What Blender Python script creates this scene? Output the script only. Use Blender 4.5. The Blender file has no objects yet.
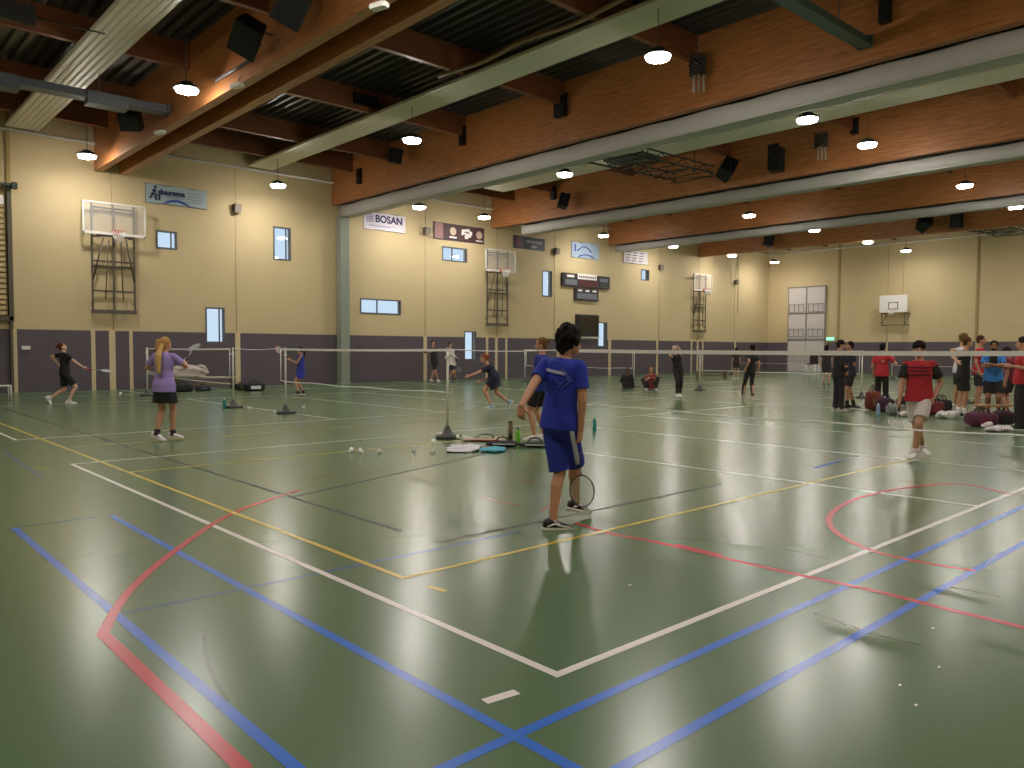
import bpy, bmesh, math, random
from mathutils import Vector, Matrix, noise
random.seed(7)
PI = math.pi
SC = bpy.context.scene
COL = SC.collection
V = Vector

# ------------------------------------------------------------------ camera
YAW, PITCH, ROLL, FPX, CAMH = 0.83045, 0.04398, 0.00408, 777.2456, 1.53492
FW = V((math.cos(YAW)*math.cos(PITCH), math.sin(YAW)*math.cos(PITCH), -math.sin(PITCH)))
_rt = V((math.sin(YAW), -math.cos(YAW), 0)); _up = _rt.cross(FW)
RT = math.cos(ROLL)*_rt + math.sin(ROLL)*_up
UP = -math.sin(ROLL)*_rt + math.cos(ROLL)*_up
CAM = V((0, 0, CAMH))
cd = bpy.data.cameras.new('camera'); co = bpy.data.objects.new('camera', cd); COL.objects.link(co)
M = Matrix((( RT.x, UP.x, -FW.x, 0), (RT.y, UP.y, -FW.y, 0), (RT.z, UP.z, -FW.z, CAMH), (0, 0, 0, 1)))
co.matrix_world = M
cd.sensor_width = 36; cd.lens = FPX/1024*36; cd.clip_start = .05; cd.clip_end = 300
SC.camera = co

def ray(x, y): return FW*FPX + RT*(x-512) + UP*(384-y)
def gz(x, y, z=0.0):
    d = ray(x, y); t = (z-CAMH)/d.z; return CAM + d*t

# ------------------------------------------------------------------ materials
def srgb(c):
    return tuple((v/12.92 if v <= .04045 else ((v+.055)/1.055)**2.4) for v in c)
def H(h):
    return srgb(tuple(int(h[i:i+2], 16)/255 for i in (0, 2, 4)))
_m = {}
def mat(name, hexc, rough=.6, metal=0.0, noise_amt=0.0, noise_scale=8.0, bump=0.0, spec=.5, emit=0.0, alpha=1.0, trans=0.0, sheen=0):
    if name in _m: return _m[name]
    m = bpy.data.materials.new(name); m.use_nodes = True
    nt = m.node_tree; b = nt.nodes['Principled BSDF']
    c = H(hexc)
    b.inputs['Base Color'].default_value = (*c, 1)
    b.inputs['Roughness'].default_value = rough
    b.inputs['Metallic'].default_value = metal
    b.inputs['Specular IOR Level'].default_value = spec
    if trans: b.inputs['Transmission Weight'].default_value = trans
    if alpha < 1: b.inputs['Alpha'].default_value = alpha
    if emit:
        b.inputs['Emission Color'].default_value = (*c, 1); b.inputs['Emission Strength'].default_value = emit
    if noise_amt or bump:
        tc = nt.nodes.new('ShaderNodeTexCoord'); n = nt.nodes.new('ShaderNodeTexNoise')
        n.inputs['Scale'].default_value = noise_scale; n.inputs['Detail'].default_value = 4
        nt.links.new(tc.outputs['Object'], n.inputs['Vector'])
        if noise_amt:
            mx = nt.nodes.new('ShaderNodeMix'); mx.data_type = 'RGBA'
            mx.inputs['A'].default_value = (*[v*(1-noise_amt) for v in c], 1)
            mx.inputs['B'].default_value = (*[min(1, v*(1+noise_amt)) for v in c], 1)
            nt.links.new(n.outputs['Fac'], mx.inputs['Factor']); nt.links.new(mx.outputs['Result'], b.inputs['Base Color'])
        if bump:
            bp = nt.nodes.new('ShaderNodeBump'); bp.inputs['Strength'].default_value = bump; bp.inputs['Distance'].default_value = .02
            nt.links.new(n.outputs['Fac'], bp.inputs['Height']); nt.links.new(bp.outputs['Normal'], b.inputs['Normal'])
    _m[name] = m
    return m

def wood_mat(name, a, b_, scale=(1, 1, 1), knots=True):
    m = bpy.data.materials.new(name); m.use_nodes = True; nt = m.node_tree; b = nt.nodes['Principled BSDF']
    tc = nt.nodes.new('ShaderNodeTexCoord'); mp = nt.nodes.new('ShaderNodeMapping')
    mp.inputs['Scale'].default_value = scale
    n = nt.nodes.new('ShaderNodeTexNoise'); n.inputs['Scale'].default_value = 3; n.inputs['Detail'].default_value = 8; n.inputs['Roughness'].default_value = .65
    nt.links.new(tc.outputs['Object'], mp.inputs['Vector']); nt.links.new(mp.outputs['Vector'], n.inputs['Vector'])
    r = nt.nodes.new('ShaderNodeValToRGB'); r.color_ramp.elements[0].position = .32; r.color_ramp.elements[1].position = .68
    r.color_ramp.elements[0].color = (*H(a), 1); r.color_ramp.elements[1].color = (*H(b_), 1)
    nt.links.new(n.outputs['Fac'], r.inputs['Fac'])
    # laminations
    sx = nt.nodes.new('ShaderNodeSeparateXYZ'); nt.links.new(tc.outputs['Object'], sx.inputs['Vector'])
    w = nt.nodes.new('ShaderNodeMath'); w.operation = 'FRACT'
    ml = nt.nodes.new('ShaderNodeMath'); ml.operation = 'MULTIPLY'; ml.inputs[1].default_value = 1/.16
    nt.links.new(sx.outputs['Z'], ml.inputs[0]); nt.links.new(ml.outputs[0], w.inputs[0])
    gt = nt.nodes.new('ShaderNodeMath'); gt.operation = 'GREATER_THAN'; gt.inputs[1].default_value = .06
    nt.links.new(w.outputs[0], gt.inputs[0])
    mr = nt.nodes.new('ShaderNodeMapRange'); mr.inputs['To Min'].default_value = .72; mr.inputs['To Max'].default_value = 1
    nt.links.new(gt.outputs[0], mr.inputs['Value'])
    vm = nt.nodes.new('ShaderNodeMix'); vm.data_type = 'RGBA'; vm.blend_type = 'MULTIPLY'; vm.inputs['Factor'].default_value = 1
    nt.links.new(r.outputs['Color'], vm.inputs['A']); nt.links.new(mr.outputs['Result'], vm.inputs['B'])
    # knots
    n2 = nt.nodes.new('ShaderNodeTexVoronoi'); n2.inputs['Scale'].default_value = 2.4
    mp2 = nt.nodes.new('ShaderNodeMapping'); mp2.inputs['Scale'].default_value = (1, .45, 2.2)
    nt.links.new(tc.outputs['Object'], mp2.inputs['Vector']); nt.links.new(mp2.outputs['Vector'], n2.inputs['Vector'])
    k = nt.nodes.new('ShaderNodeMapRange'); k.inputs['From Min'].default_value = .05; k.inputs['From Max'].default_value = .11
    k.inputs['To Min'].default_value = .45; k.inputs['To Max'].default_value = 1
    nt.links.new(n2.outputs['Distance'], k.inputs['Value'])
    v2 = nt.nodes.new('ShaderNodeMix'); v2.data_type = 'RGBA'; v2.blend_type = 'MULTIPLY'; v2.inputs['Factor'].default_value = 1
    nt.links.new(vm.outputs['Result'], v2.inputs['A']); nt.links.new(k.outputs['Result'], v2.inputs['B'])
    nt.links.new(v2.outputs['Result'], b.inputs['Base Color'])
    b.inputs['Roughness'].default_value = .42
    return m

def floor_mat(name, hexa, rough, dark=.12):
    m = bpy.data.materials.new(name); m.use_nodes = True; nt = m.node_tree; b = nt.nodes['Principled BSDF']
    tc = nt.nodes.new('ShaderNodeTexCoord')
    n = nt.nodes.new('ShaderNodeTexNoise'); n.inputs['Scale'].default_value = .7; n.inputs['Detail'].default_value = 6
    nt.links.new(tc.outputs['Object'], n.inputs['Vector'])
    c = H(hexa)
    mx = nt.nodes.new('ShaderNodeMix'); mx.data_type = 'RGBA'
    mx.inputs['A'].default_value = (*[v*(1-dark) for v in c], 1); mx.inputs['B'].default_value = (*[v*(1+dark) for v in c], 1)
    nt.links.new(n.outputs['Fac'], mx.inputs['Factor']); nt.links.new(mx.outputs['Result'], b.inputs['Base Color'])
    b.inputs['Roughness'].default_value = rough
    b.inputs['IOR'].default_value = 1.5
    return m

FL_ROUGH = .245
GREEN = floor_mat('green_sports_floor', '57714F', FL_ROUGH, .03)
L_WHITE = floor_mat('white_line_paint', 'E2DCD6', FL_ROUGH+.05, .04)
L_YELLOW = floor_mat('yellow_line_paint', 'D2B640', FL_ROUGH+.05, .04)
L_BLUE = floor_mat('blue_line_paint', '2E6CD0', FL_ROUGH+.02, .05)
L_RED = floor_mat('red_line_paint', 'BF3A45', FL_ROUGH+.02, .05)
L_BLACK = floor_mat('black_line_paint', '141614', .42, .05)
L_SCUFF = floor_mat('scuff_mark', '435A3D', FL_ROUGH, .05)
L_FRED = floor_mat('worn_red_paint', '8F5548', FL_ROUGH+.02, .05)
L_FBLUE = floor_mat('worn_blue_paint', '486888', FL_ROUGH+.02, .05)
BEIGE = mat('beige_plaster', 'C7B58C', .75, noise_amt=.03, noise_scale=1.5, bump=.05)
WAIN = mat('dark_padded_wainscot', '574E57', .6, noise_amt=.06, noise_scale=3)
STRIPM = mat('beige_upright', 'CDBB94', .6)
COLM = mat('grey_green_steel', '8C9488', .5)
WOOD = wood_mat('glulam_timber', '9A5F38', 'C68650', (6, .5, 6))
WOOD2 = wood_mat('dark_purlin_timber', '6E422A', '8A5636', (.5, 6, 6))
DECK = mat('roof_deck_steel', '4E4C4A', .4, .4)
PANEL = mat('cream_heating_panel', 'D0CAB8', .4)
CURT = mat('light_grey_curtain_vinyl', 'B4B2AE', .55, noise_amt=.04, noise_scale=2, bump=.1)
BLACKP = mat('black_plastic', '101012', .5)
DSTEEL = mat('dark_green_steel', '2E3A38', .5, .3)
GSTEEL = mat('grey_steel', '6C6E70', .45, .4)
BRSTEEL = mat('brown_grey_steel', '5E564C', .5, .3)
WHITEM = mat('white_enamel', 'E4E2DC', .4)
LAMPM = mat('lamp_diffuser', 'FFF7EE', .4, emit=1)
GLASS = mat('window_glass', 'FFFFFF', .02, trans=1.0)
ACRYL = mat('clear_backboard', 'FFFFFF', .05, alpha=.12)
WFRAME = mat('grey_window_frame', '5C6068', .5)
NETM = mat('brown_netting', '5A4C42', .8)
TAPE = mat('white_net_tape', 'F4F0EE', .7)
POSTM = mat('cream_post_enamel', 'D6D4C8', .4)
RUBBER = mat('dark_rubber', '1A1A1C', .7)
ORANGE = mat('orange_ring', 'C8502A', .5)
DOORM = mat('grey_door_paint', 'B9B4B2', .5, noise_amt=.03)
SLAT = mat('pale_wood_slats', 'C9B080', .5)
_m['lamp_diffuser'].node_tree.nodes['Principled BSDF'].inputs['Emission Strength'].default_value = 115

# ------------------------------------------------------------------ geometry helpers
def newbm(): return bmesh.new()
def box(bm, c, s, rot=None, mi=0):
    m = Matrix.Translation(V(c))
    if rot is not None: m = m @ rot.to_4x4()
    hx, hy, hz = s[0]/2, s[1]/2, s[2]/2
    vs = [bm.verts.new(m @ V((x, y, z))) for x in (-hx, hx) for y in (-hy, hy) for z in (-hz, hz)]
    for f in ((0,1,3,2),(4,6,7,5),(0,4,5,1),(2,3,7,6),(0,2,6,4),(1,5,7,3)):
        fc = bm.faces.new([vs[i] for i in f]); fc.material_index = mi
    return vs
def box2(bm, a, b, mi=0):
    a, b = V(a), V(b); return box(bm, (a+b)/2, b-a, None, mi)
def frame_of(d):
    d = d.normalized(); h = V((0, 0, 1)) if abs(d.z) < .9 else V((1, 0, 0))
    s = d.cross(h).normalized(); return s, s.cross(d).normalized()
def rings(bm, rs, cap=True, mi=0, n=None):
    """loft closed rings (lists of points)"""
    vr = [[bm.verts.new(p) for p in r] for r in rs]
    for a, b in zip(vr, vr[1:]):
        k = len(a)
        for i in range(k):
            f = bm.faces.new((a[i], a[(i+1) % k], b[(i+1) % k], b[i])); f.material_index = mi; f.smooth = True
    if cap:
        f = bm.faces.new(list(reversed(vr[0]))); f.material_index = mi
        f = bm.faces.new(vr[-1]); f.material_index = mi
    return vr
def ering(c, A, B, ra, rb, n=16, p=2.0):
    out = []
    for i in range(n):
        t = 2*PI*i/n; ct, st = math.cos(t), math.sin(t)
        if p != 2.0:
            ct = math.copysign(abs(ct)**(2/p), ct); st = math.copysign(abs(st)**(2/p), st)
        out.append(V(c)+A*ra*ct+B*rb*st)
    return out
def tube(bm, pts, r, n=8, mi=0, cap=True):
    pts = [V(p) for p in pts]; rr = r if isinstance(r, (list, tuple)) else [r]*len(pts)
    rs = []; s = None
    for i, p in enumerate(pts):
        d = (pts[min(i+1, len(pts)-1)]-pts[max(i-1, 0)])
        if d.length < 1e-9: d = V((0, 0, 1))
        d.normalize()
        if s is None: s, u = frame_of(d)
        else:
            s = (s-d*s.dot(d)).normalized()
        u = s.cross(d).normalized()
        rs.append(ering(p, s, u, rr[i], rr[i], n))
    rings(bm, rs, cap, mi)
def capsule(bm, a, b, ra, rb, n=14, k=4):
    a, b = V(a), V(b); d = b-a
    if d.length < 1e-6: d = V((0, 0, 1e-5))
    dn = d.normalized(); s, u = frame_of(dn); rs = []
    for i in range(k):
        t = PI/2*(1-(i+.25)/k); rs.append(ering(a-dn*ra*math.sin(t), s, u, ra*math.cos(t), ra*math.cos(t), n))
    for i in range(k+1):
        t = i/k; rs.append(ering(a.lerp(b, t), s, u, ra+(rb-ra)*t, ra+(rb-ra)*t, n))
    for i in range(k):
        t = PI/2*((i+.75)/k); rs.append(ering(b+dn*rb*math.sin(t), s, u, rb*math.cos(t), rb*math.cos(t), n))
    rings(bm, rs)
def cone(bm, a, b, ra, rb, n=16, sq=1.0, A=None):
    a, b = V(a), V(b); dn = (b-a).normalized()
    if A is None: s, u = frame_of(dn)
    else:
        s = (A-dn*A.dot(dn)).normalized(); u = s.cross(dn).normalized()
    rings(bm, [ering(a.lerp(b, t), s, u, ra+(rb-ra)*t, (ra+(rb-ra)*t)*sq, n) for t in (0, .25, .5, .75, 1)])
def ellip(bm, c, ax, n=16, k=9):
    """ax = three scaled axis vectors"""
    c = V(c); rs = []
    for i in range(k):
        t = PI*(i+.5)/k - PI/2
        rs.append([c+ax[2]*math.sin(t)+(ax[0]*math.cos(2*PI*j/n)+ax[1]*math.sin(2*PI*j/n))*math.cos(t) for j in range(n)])
    rings(bm, rs)
def noisy(bm, amp, sc, seed=0.0):
    for v in bm.verts:
        v.co += noise.noise_vector(v.co*sc+V((seed, seed*.7, 0)))*amp

def obj(name, bm, m, parent=None, org=None):
    org = org if org is not None else (parent.location if parent is not None else None)
    if parent is not None and parent.parent is not None: org = V(parent.get('_o', (0, 0, 0)))
    me = bpy.data.meshes.new(name)
    bmesh.ops.recalc_face_normals(bm, faces=bm.faces)
    if org is not None:
        o_ = V(org)
        for v in bm.verts: v.co -= o_
    bm.to_mesh(me); bm.free()
    for x in (m if isinstance(m, (list, tuple)) else [m]): me.materials.append(x)
    o = bpy.data.objects.new(name, me); COL.objects.link(o)
    if parent is not None: o.parent = parent
    elif org is not None: o.location = V(org)
    return o
def sub(name, bm, m, part):
    """sub-part: part has identity local transform, so coordinates are those of the root"""
    root = part.parent
    me = bpy.data.meshes.new(name); bmesh.ops.recalc_face_normals(bm, faces=bm.faces)
    for v in bm.verts: v.co -= root.location
    bm.to_mesh(me); bm.free(); me.materials.append(m)
    o = bpy.data.objects.new(name, me); COL.objects.link(o); o.parent = part
    return o
def thing(name, label, cat, loc=(0, 0, 0), group=None):
    o = bpy.data.objects.new(name, None); COL.objects.link(o); o.location = V(loc)
    o.empty_display_size = .1
    o['label'] = label; o['category'] = cat
    if group: o['group'] = group
    return o
def tag(o, label, cat, group=None):
    o['label'] = label; o['category'] = cat
    if group: o['group'] = group
    return o
def struct(name, bm, m, label, cat, group=None, org=None):
    o = obj(name, bm, m, None, org); o['kind'] = 'structure'; tag(o, label, cat, group); return o
def dup(root, loc, label, group=None):
    r = root.copy(); COL.objects.link(r); r.location = V(loc); r['label'] = label
    if group: r['group'] = group
    for ch in list(root.children):
        c = ch.copy(); COL.objects.link(c); c.parent = r
        for g in list(ch.children):
            d = g.copy(); COL.objects.link(d); d.parent = c
    return r
def text_mesh(name, s, size, m, parent, loc, rot, extr=.004, bold=0.0, center=True, label=None, xs=1.0):
    cu = bpy.data.curves.new(name, 'FONT'); cu.body = s; cu.size = size; cu.extrude = extr; cu.offset = bold
    cu.align_x = 'CENTER' if center else 'LEFT'; cu.align_y = 'CENTER'
    cu.materials.append(m)
    o = bpy.data.objects.new(name, cu); COL.objects.link(o); o.parent = parent
    o.location = V(loc); o.rotation_euler = rot; o.scale = (xs, 1, 1)
    dg = bpy.context.evaluated_depsgraph_get(); me = bpy.data.meshes.new_from_object(o.evaluated_get(dg))
    o2 = bpy.data.objects.new(name, me); COL.objects.link(o2); o2.parent = parent; o2.location = V(loc); o2.rotation_euler = rot; o2.scale = (xs, 1, 1)
    bpy.data.objects.remove(o); me.name = name
    if not me.materials: me.materials.append(m)
    return o2

# ------------------------------------------------------------------ hall dimensions
YW, XB, X0, Y0, ZT = 31.03, 55.0, -4.0, -4.0, 9.75

# floor with its painted lines, one object
bm = newbm()
_zc = [0]
def quad(bm, ps, mi, z=0):
    _zc[0] += 1; z += _zc[0]*.0000008
    vs = [bm.verts.new((p[0], p[1], z)) for p in ps]; f = bm.faces.new(vs); f.material_index = mi
    if f.normal.z < 0 or (f.normal_update() or f.normal.z < 0): f.normal_flip()
box2(bm, (X0, Y0, -.2), (XB, YW, 0), 0)
def line(p, q, w, mi, lv=1):
    p, q = V((p[0], p[1])), V((q[0], q[1])); d = (q-p).normalized(); n = V((-d.y, d.x))*w/2
    quad(bm, [p-n, q-n, q+n, p+n], mi, lv*.0006)
def poly(pts, w, mi, lv=1):
    n = len(pts); P = [V((p[0], p[1])) for p in pts]; L, R_ = [], []
    for i in range(n):
        d = (P[min(i+1, n-1)]-P[max(i-1, 0)]).normalized(); k = V((-d.y, d.x))*w/2; L.append(P[i]+k); R_.append(P[i]-k)
    for i in range(n-1): quad(bm, [R_[i], R_[i+1], L[i+1], L[i]], mi, lv*.0006)
def smooth(pts, k=6):
    out = []; n = len(pts); P = [V((p[0], p[1])) for p in pts]
    for i in range(n-1):
        a, b, c, d = P[max(i-1, 0)], P[i], P[i+1], P[min(i+2, n-1)]
        for j in range(k):
            t = j/k; out.append(.5*((2*b)+(c-a)*t+(2*a-5*b+4*c-d)*t*t+(3*b-3*c+d-a)*t**3))
    out.append(P[-1]); return out
WH, YE, BL, RD, BK, SCF, FRD, FBL = 1, 2, 3, 4, 5, 6, 7, 8
xw, yw = 2.598, 2.5185
# volleyball courts in white: three side by side courts across the hall
for k in range(3):
    yA = yw + k*12.55; yB = yA+8.95
    if yA > YW-1: continue
    yB = min(yB, YW-.6)
    for xx in (xw, xw+6, xw+8.975, xw+11.95, xw+17.95): line((xx, yA), (xx, yB), .05, WH, 3)
    for yy in (yA, yB): line((xw-.025, yy), (xw+17.975, yy), .05, WH, 3)
for ox in (18.6, 37.2):
    for k in range(3):
        yA = yw+k*9.3; yB = yA+6.1
        for xx in (xw+ox-1, xw+ox+4.7, xw+ox+8.7, xw+ox+12.4): line((xx, yA), (xx, yB), .05, WH, 3)
        for yy in (yA, yB): line((xw+ox-1, yy), (xw+ox+12.4, yy), .05, WH, 3)
# yellow: badminton / training court
line((2.944, 4.2955), (2.944, 30.2), .045, YE, 4); line((2.9215, 4.2955), (11.6, 4.2955), .045, YE, 4)
for a, b in (((132, 473), (428, 443)), ((75, 448), (406, 422)), ((90, 407), (240, 400))):
    p, q = gz(*a), gz(*b); line((p.x, (p.y+q.y)/2), (max(q.x, p.x+6)+1.5, (p.y+q.y)/2), .045, YE, 4)
# blue
p = gz(120, 515); line((2.055, -1.0), (2.055, p.y), .055, BL, 2)
line((1.299, -3.0), (1.299, gz(14, 528).y), .055, BL, 2)
line((1.2, 2.225), (12.5, 2.225), .055, BL, 2); line((-1, 1.79), (13, 1.79), .055, BL, 2)
p, q = gz(120, 614), gz(325, 572); line((p.x, p.y), (q.x, p.y-.02), .03, FBL, 2)
p, q = gz(325, 572), gz(520, 532); line((p.x, p.y), (q.x, p.y-.02), .05, FBL, 2)
p, q = gz(18, 527), gz(95, 516); line((p.x, p.y), (q.x, p.y), .02, FBL, 2)
p, q = gz(5, 452), gz(42, 478); line((p.x, p.y), (q.x, q.y), .05, FBL, 1)
p, q = gz(815, 468), gz(850, 458); line((p.x, p.y), (q.x, q.y), .05, BL, 1)
# black
p = gz(401, 531); line((p.x, p.y), (p.x+.05, 26), .05, BK, 2)
p, q = gz(293, 497), gz(490, 453); line((p.x, p.y), (q.x, q.y), .05, BK, 2)
p, q = gz(436, 543), gz(722, 484); line((p.x, p.y), (q.x, q.y), .04, BK, 2)
p, q = gz(822, 464), gz(860, 456); line((p.x, p.y), (q.x, q.y), .05, BK, 2)
# red arcs
def pp(l): return [gz(*a) for a in l]
poly(pp([(245, 770), (170, 698), (103, 634)]), .065, RD, 3)
poly(smooth(pp([(103, 634), (118, 606), (136, 584), (163, 560), (190, 540), (213, 524), (240, 510), (268, 500), (300, 490)])), .06, RD, 3)
poly(smooth(pp([(1010, 494), (960, 484), (905, 488), (862, 497), (838, 508), (829, 520), (838, 534), (870, 550), (915, 561), (975, 571)])), .055, RD, 3)
poly(smooth(pp([(575, 523), (612, 534), (650, 541), (690, 550), (745, 563), (803, 576), (870, 590), (950, 610), (1024, 628), (1060, 640)])), .055, RD, 3)
poly(pp([(675, 545), (720, 556)]), .09, RD, 4)
for a, b in (((480, 497), (520, 506)), ((478, 470), (560, 488)), ((300, 480), (400, 467)), ((620, 505), (655, 498)), ((880, 480), (960, 484)), ((560, 500), (540, 512))):
    poly(pp([a, b]), .05, FRD, 1)
# dashes
poly(pp([(484.5, 702), (517, 692)]), .055, WH, 3); poly(pp([(428, 586.5), (446, 591.5)]), .045, YE, 3); poly(pp([(36, 468.5), (50, 467)]), .05, YE, 3)
# scuffs
for pts, w in (([(204, 628), (206, 655), (215, 680), (228, 702)], .022), ([(640, 447), (672, 452), (692, 462), (686, 478)], .02), ([(570, 505), (600, 515), (640, 520)], .015),
               ([(815, 613), (860, 630), (920, 645)], .03), ([(940, 585), (1000, 597)], .025), ([(720, 538), (768, 545), (830, 560)], .015)):
    poly(smooth(pp(pts)), w, SCF, 1)
for c in ((933, 628), (939, 667), (900, 685), (916, 705), (630, 585)):
    p = gz(*c); line((p.x-.012, p.y), (p.x+.012, p.y), .008, WH, 1)
struct('floor', bm, [GREEN, L_WHITE, L_YELLOW, L_BLUE, L_RED, L_BLACK, L_SCUFF, L_FRED, L_FBLUE], 'glossy green sports hall floor with coloured court lines', 'floor')

# windows in the left wall (x0, x1, z0, z1, mullion at)
WIN = [(10.04, 10.81, 5.33, 6.02), (11.86, 12.64, 1.76, 3.18), (14.74, 15.54, 5.28, 6.68), (18.92, 21.16, 3.17, 3.87), (23.61, 25.21, 5.95, 6.67),
       (25.02, 25.82, 1.0, 2.48), (30.58, 31.39, 4.52, 5.98), (35.30, 36.16, 1.73, 3.22), (39.37, 40.2, 5.97, 6.68)]
def holed(bm, xs, zs, holes, ya, yb):
    xe = sorted(set([xs[0], xs[1]]+[h[0] for h in holes]+[h[1] for h in holes])); xe = [x for x in xe if xs[0] <= x <= xs[1]]
    ze = sorted(set([zs[0], zs[1]]+[h[2] for h in holes]+[h[3] for h in holes])); ze = [z for z in ze if zs[0] <= z <= zs[1]]
    def f(ps): bm.faces.new([bm.verts.new(p) for p in ps])
    for a, b in zip(xe, xe[1:]):
        for c, d in zip(ze, ze[1:]):
            mx, mz = (a+b)/2, (c+d)/2
            if any(h[0] < mx < h[1] and h[2] < mz < h[3] for h in holes): continue
            f([(a, ya, c), (b, ya, c), (b, ya, d), (a, ya, d)]); f([(a, yb, c), (a, yb, d), (b, yb, d), (b, yb, c)])
    def rim(a, b, c, d):
        f([(a, ya, c), (b, ya, c), (b, yb, c), (a, yb, c)]); f([(a, ya, d), (a, yb, d), (b, yb, d), (b, ya, d)])
        f([(a, ya, c), (a, yb, c), (a, yb, d), (a, ya, d)]); f([(b, ya, c), (b, ya, d), (b, yb, d), (b, yb, c)])
    rim(xs[0], xs[1], zs[0], zs[1])
    for h in holes:
        a, b, c, d = max(h[0], xs[0]), min(h[1], xs[1]), max(h[2], zs[0]), min(h[3], zs[1])
        if a < b and c < d: rim(a, b, c, d)
def weld(bm): bmesh.ops.remove_doubles(bm, verts=bm.verts, dist=.0005)
bm = newbm(); holed(bm, (X0-.3, XB+.3), (-.2, ZT+.1), WIN, YW, YW+.3); weld(bm)
struct('wall_left', bm, BEIGE, 'beige long wall with small scattered windows', 'wall')
bm = newbm(); box2(bm, (XB, Y0, -.2), (XB+.3, YW, ZT+.1)); struct('wall_back', bm, BEIGE, 'beige end wall behind the far courts', 'wall')
bm = newbm(); box2(bm, (X0-.3, Y0, -.2), (X0, YW, ZT+.1)); struct('wall_front', bm, BEIGE, 'beige end wall behind the camera', 'wall')
bm = newbm(); box2(bm, (X0-.3, Y0-.3, -.2), (XB+.3, Y0, ZT+.1)); struct('wall_right', bm, BEIGE, 'beige long wall to the right of the courts', 'wall')
for i, (a, b, c, d) in enumerate(WIN):
    bm = newbm(); t = .06; y0, y1 = YW+.02, YW+.1
    y0 = YW-.02
    box2(bm, (a, y0, c), (b, y1, c+t)); box2(bm, (a, y0, d-t), (b, y1, d)); box2(bm, (a, y0, c+t), (a+t, y1, d-t)); box2(bm, (b-t, y0, c+t), (b, y1, d-t))
    mxs = b-.2 if b-a < 1 else a+.42*(b-a)
    box2(bm, (mxs-.02, YW+.03, c+t), (mxs+.02, y1, d-t))
    w = struct('window_%d' % (i+1), bm, WFRAME, 'grey framed window %s' % ['square, right of the nearest basketball backboard', 'upright, low behind the woman in purple', 'upright, high between lamp and steel column', 'long horizontal, low right of the steel column', 'horizontal, under the brown banner', 'narrow, low behind the lunging woman', 'upright, left of the scoreboard', 'narrow, beside the black screen', 'small square, under the farthest banner'][i], 'window')
    g = newbm(); box2(g, (a+t, YW+.06, c+t), (b-t, YW+.07, d-t)); gp = obj('window_pane', g, GLASS, w)

# wainscot panels between the pale uprights
UPR = [(5.24, 5.44), (7.73, 7.87), (8.33, 8.54), (9.02, 9.14), (13.05, 13.26), (17.70, 18.15), (22.45, 22.66), (26.46, 26.62), (27.1, 27.28), (27.83, 27.97), (31.75, 31.95), (36.25, 36.5), (41.0, 41.2), (44.85, 45.0), (45.55, 45.75), (46.2, 46.35), (50.3, 50.5)]
edges = [X0]+[v for u in UPR for v in u]+[XB]
ti = 1
for a, b in zip(edges[::2], edges[1::2]):
    bm = newbm(); holed(bm, (a, b), (.0, 2.17), [h for h in WIN if h[1] > a and h[0] < b], YW-.03, YW); weld(bm)
    struct('trim_%d' % ti, bm, WAIN, 'dark grey wall panel between pale uprights on the window wall', 'wall panel', 'dark wainscot panels'); ti += 1
for a, b in UPR:
    if a == 17.70: continue
    bm = newbm(); box2(bm, (a, YW-.035, 0), (b, YW, 2.17))
    struct('trim_%d' % ti, bm, STRIPM, 'pale upright strip splitting the dark wall panels', 'wall strip', 'pale wall uprights'); ti += 1
def ybox(bm, ya, yb, z0, z1, x=XB, t=.03): box2(bm, (x-t, ya, z0), (x, yb, z1))
for a, b in ((Y0, 16.4), (16.65, 22.0), (22.15, 26.3), (29.4, YW-.03)):
    bm = newbm(); ybox(bm, a, b, 0, 2.17); struct('trim_%d' % ti, bm, WAIN, 'dark grey wall panel along the foot of the end wall', 'wall panel', 'dark end wall panels'); ti += 1
# seams / slim pilasters on the end wall
for yy in (25.5, 16.6, 7.2):
    bm = newbm(); ybox(bm, yy-.07, yy+.07, 2.17, ZT, XB, .06); struct('trim_%d' % ti, bm, mat('ochre_seam', 'A08C60', .7), 'slim vertical seam post on the end wall', 'wall strip', 'end wall seams'); ti += 1  # seam posts in one plain ochre, darker than the wall plaster
# pilaster at left edge
bm = newbm(); box2(bm, (5.24, YW-.06, 2.17), (5.36, YW, ZT)); struct('trim_%d' % ti, bm, mat('ochre_strip', 'A89256', .7), 'ochre vertical strip on the wall beside the wall bars', 'wall strip'); ti += 1
# steel column under second beam
bm = newbm(); box2(bm, (17.70, YW-.42, 0), (18.13, YW-.035, 7.38)); box2(bm, (17.66, YW-.46, 0), (18.17, YW-.035, .05))
struct('pillar', bm, COLM, 'grey green steel column under the timber beam', 'column')
# white pipes along wall tops
for nm, a, b in (('left', (X0, YW-.12, 8.85), (XB-.2, YW-.12, 8.85)), ('back', (XB-.12, Y0+.2, 8.85), (XB-.12, YW-.25, 8.85))):
    bm = newbm(); tube(bm, [a, b], .05, 8); struct('trim_%d' % ti, bm, WHITEM, 'thin white pipe along the top of the %s wall' % ('window' if nm == 'left' else 'end'), 'pipe'); ti += 1

# roof deck: trapezoid ribs running across the hall
bm = newbm(); x = X0; prof = []
while x < XB:
    prof += [(x, ZT), (x+.12, ZT), (x+.16, ZT+.11), (x+.28, ZT+.11)]; x += .32
prof = [p for p in prof if p[0] <= XB]+[(XB, ZT)]
for (xa, za), (xb, zb) in zip(prof, prof[1:]):
    vs = [bm.verts.new(p) for p in ((xa, Y0, za), (xb, Y0, zb), (xb, YW, zb), (xa, YW, za))]; bm.faces.new(vs)
weld(bm)
box2(bm, (X0-.3, Y0-.3, ZT+.2), (XB+.3, YW+.3, ZT+.3))
struct('ceiling', bm, DECK, 'dark corrugated steel roof deck', 'ceiling')

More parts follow.
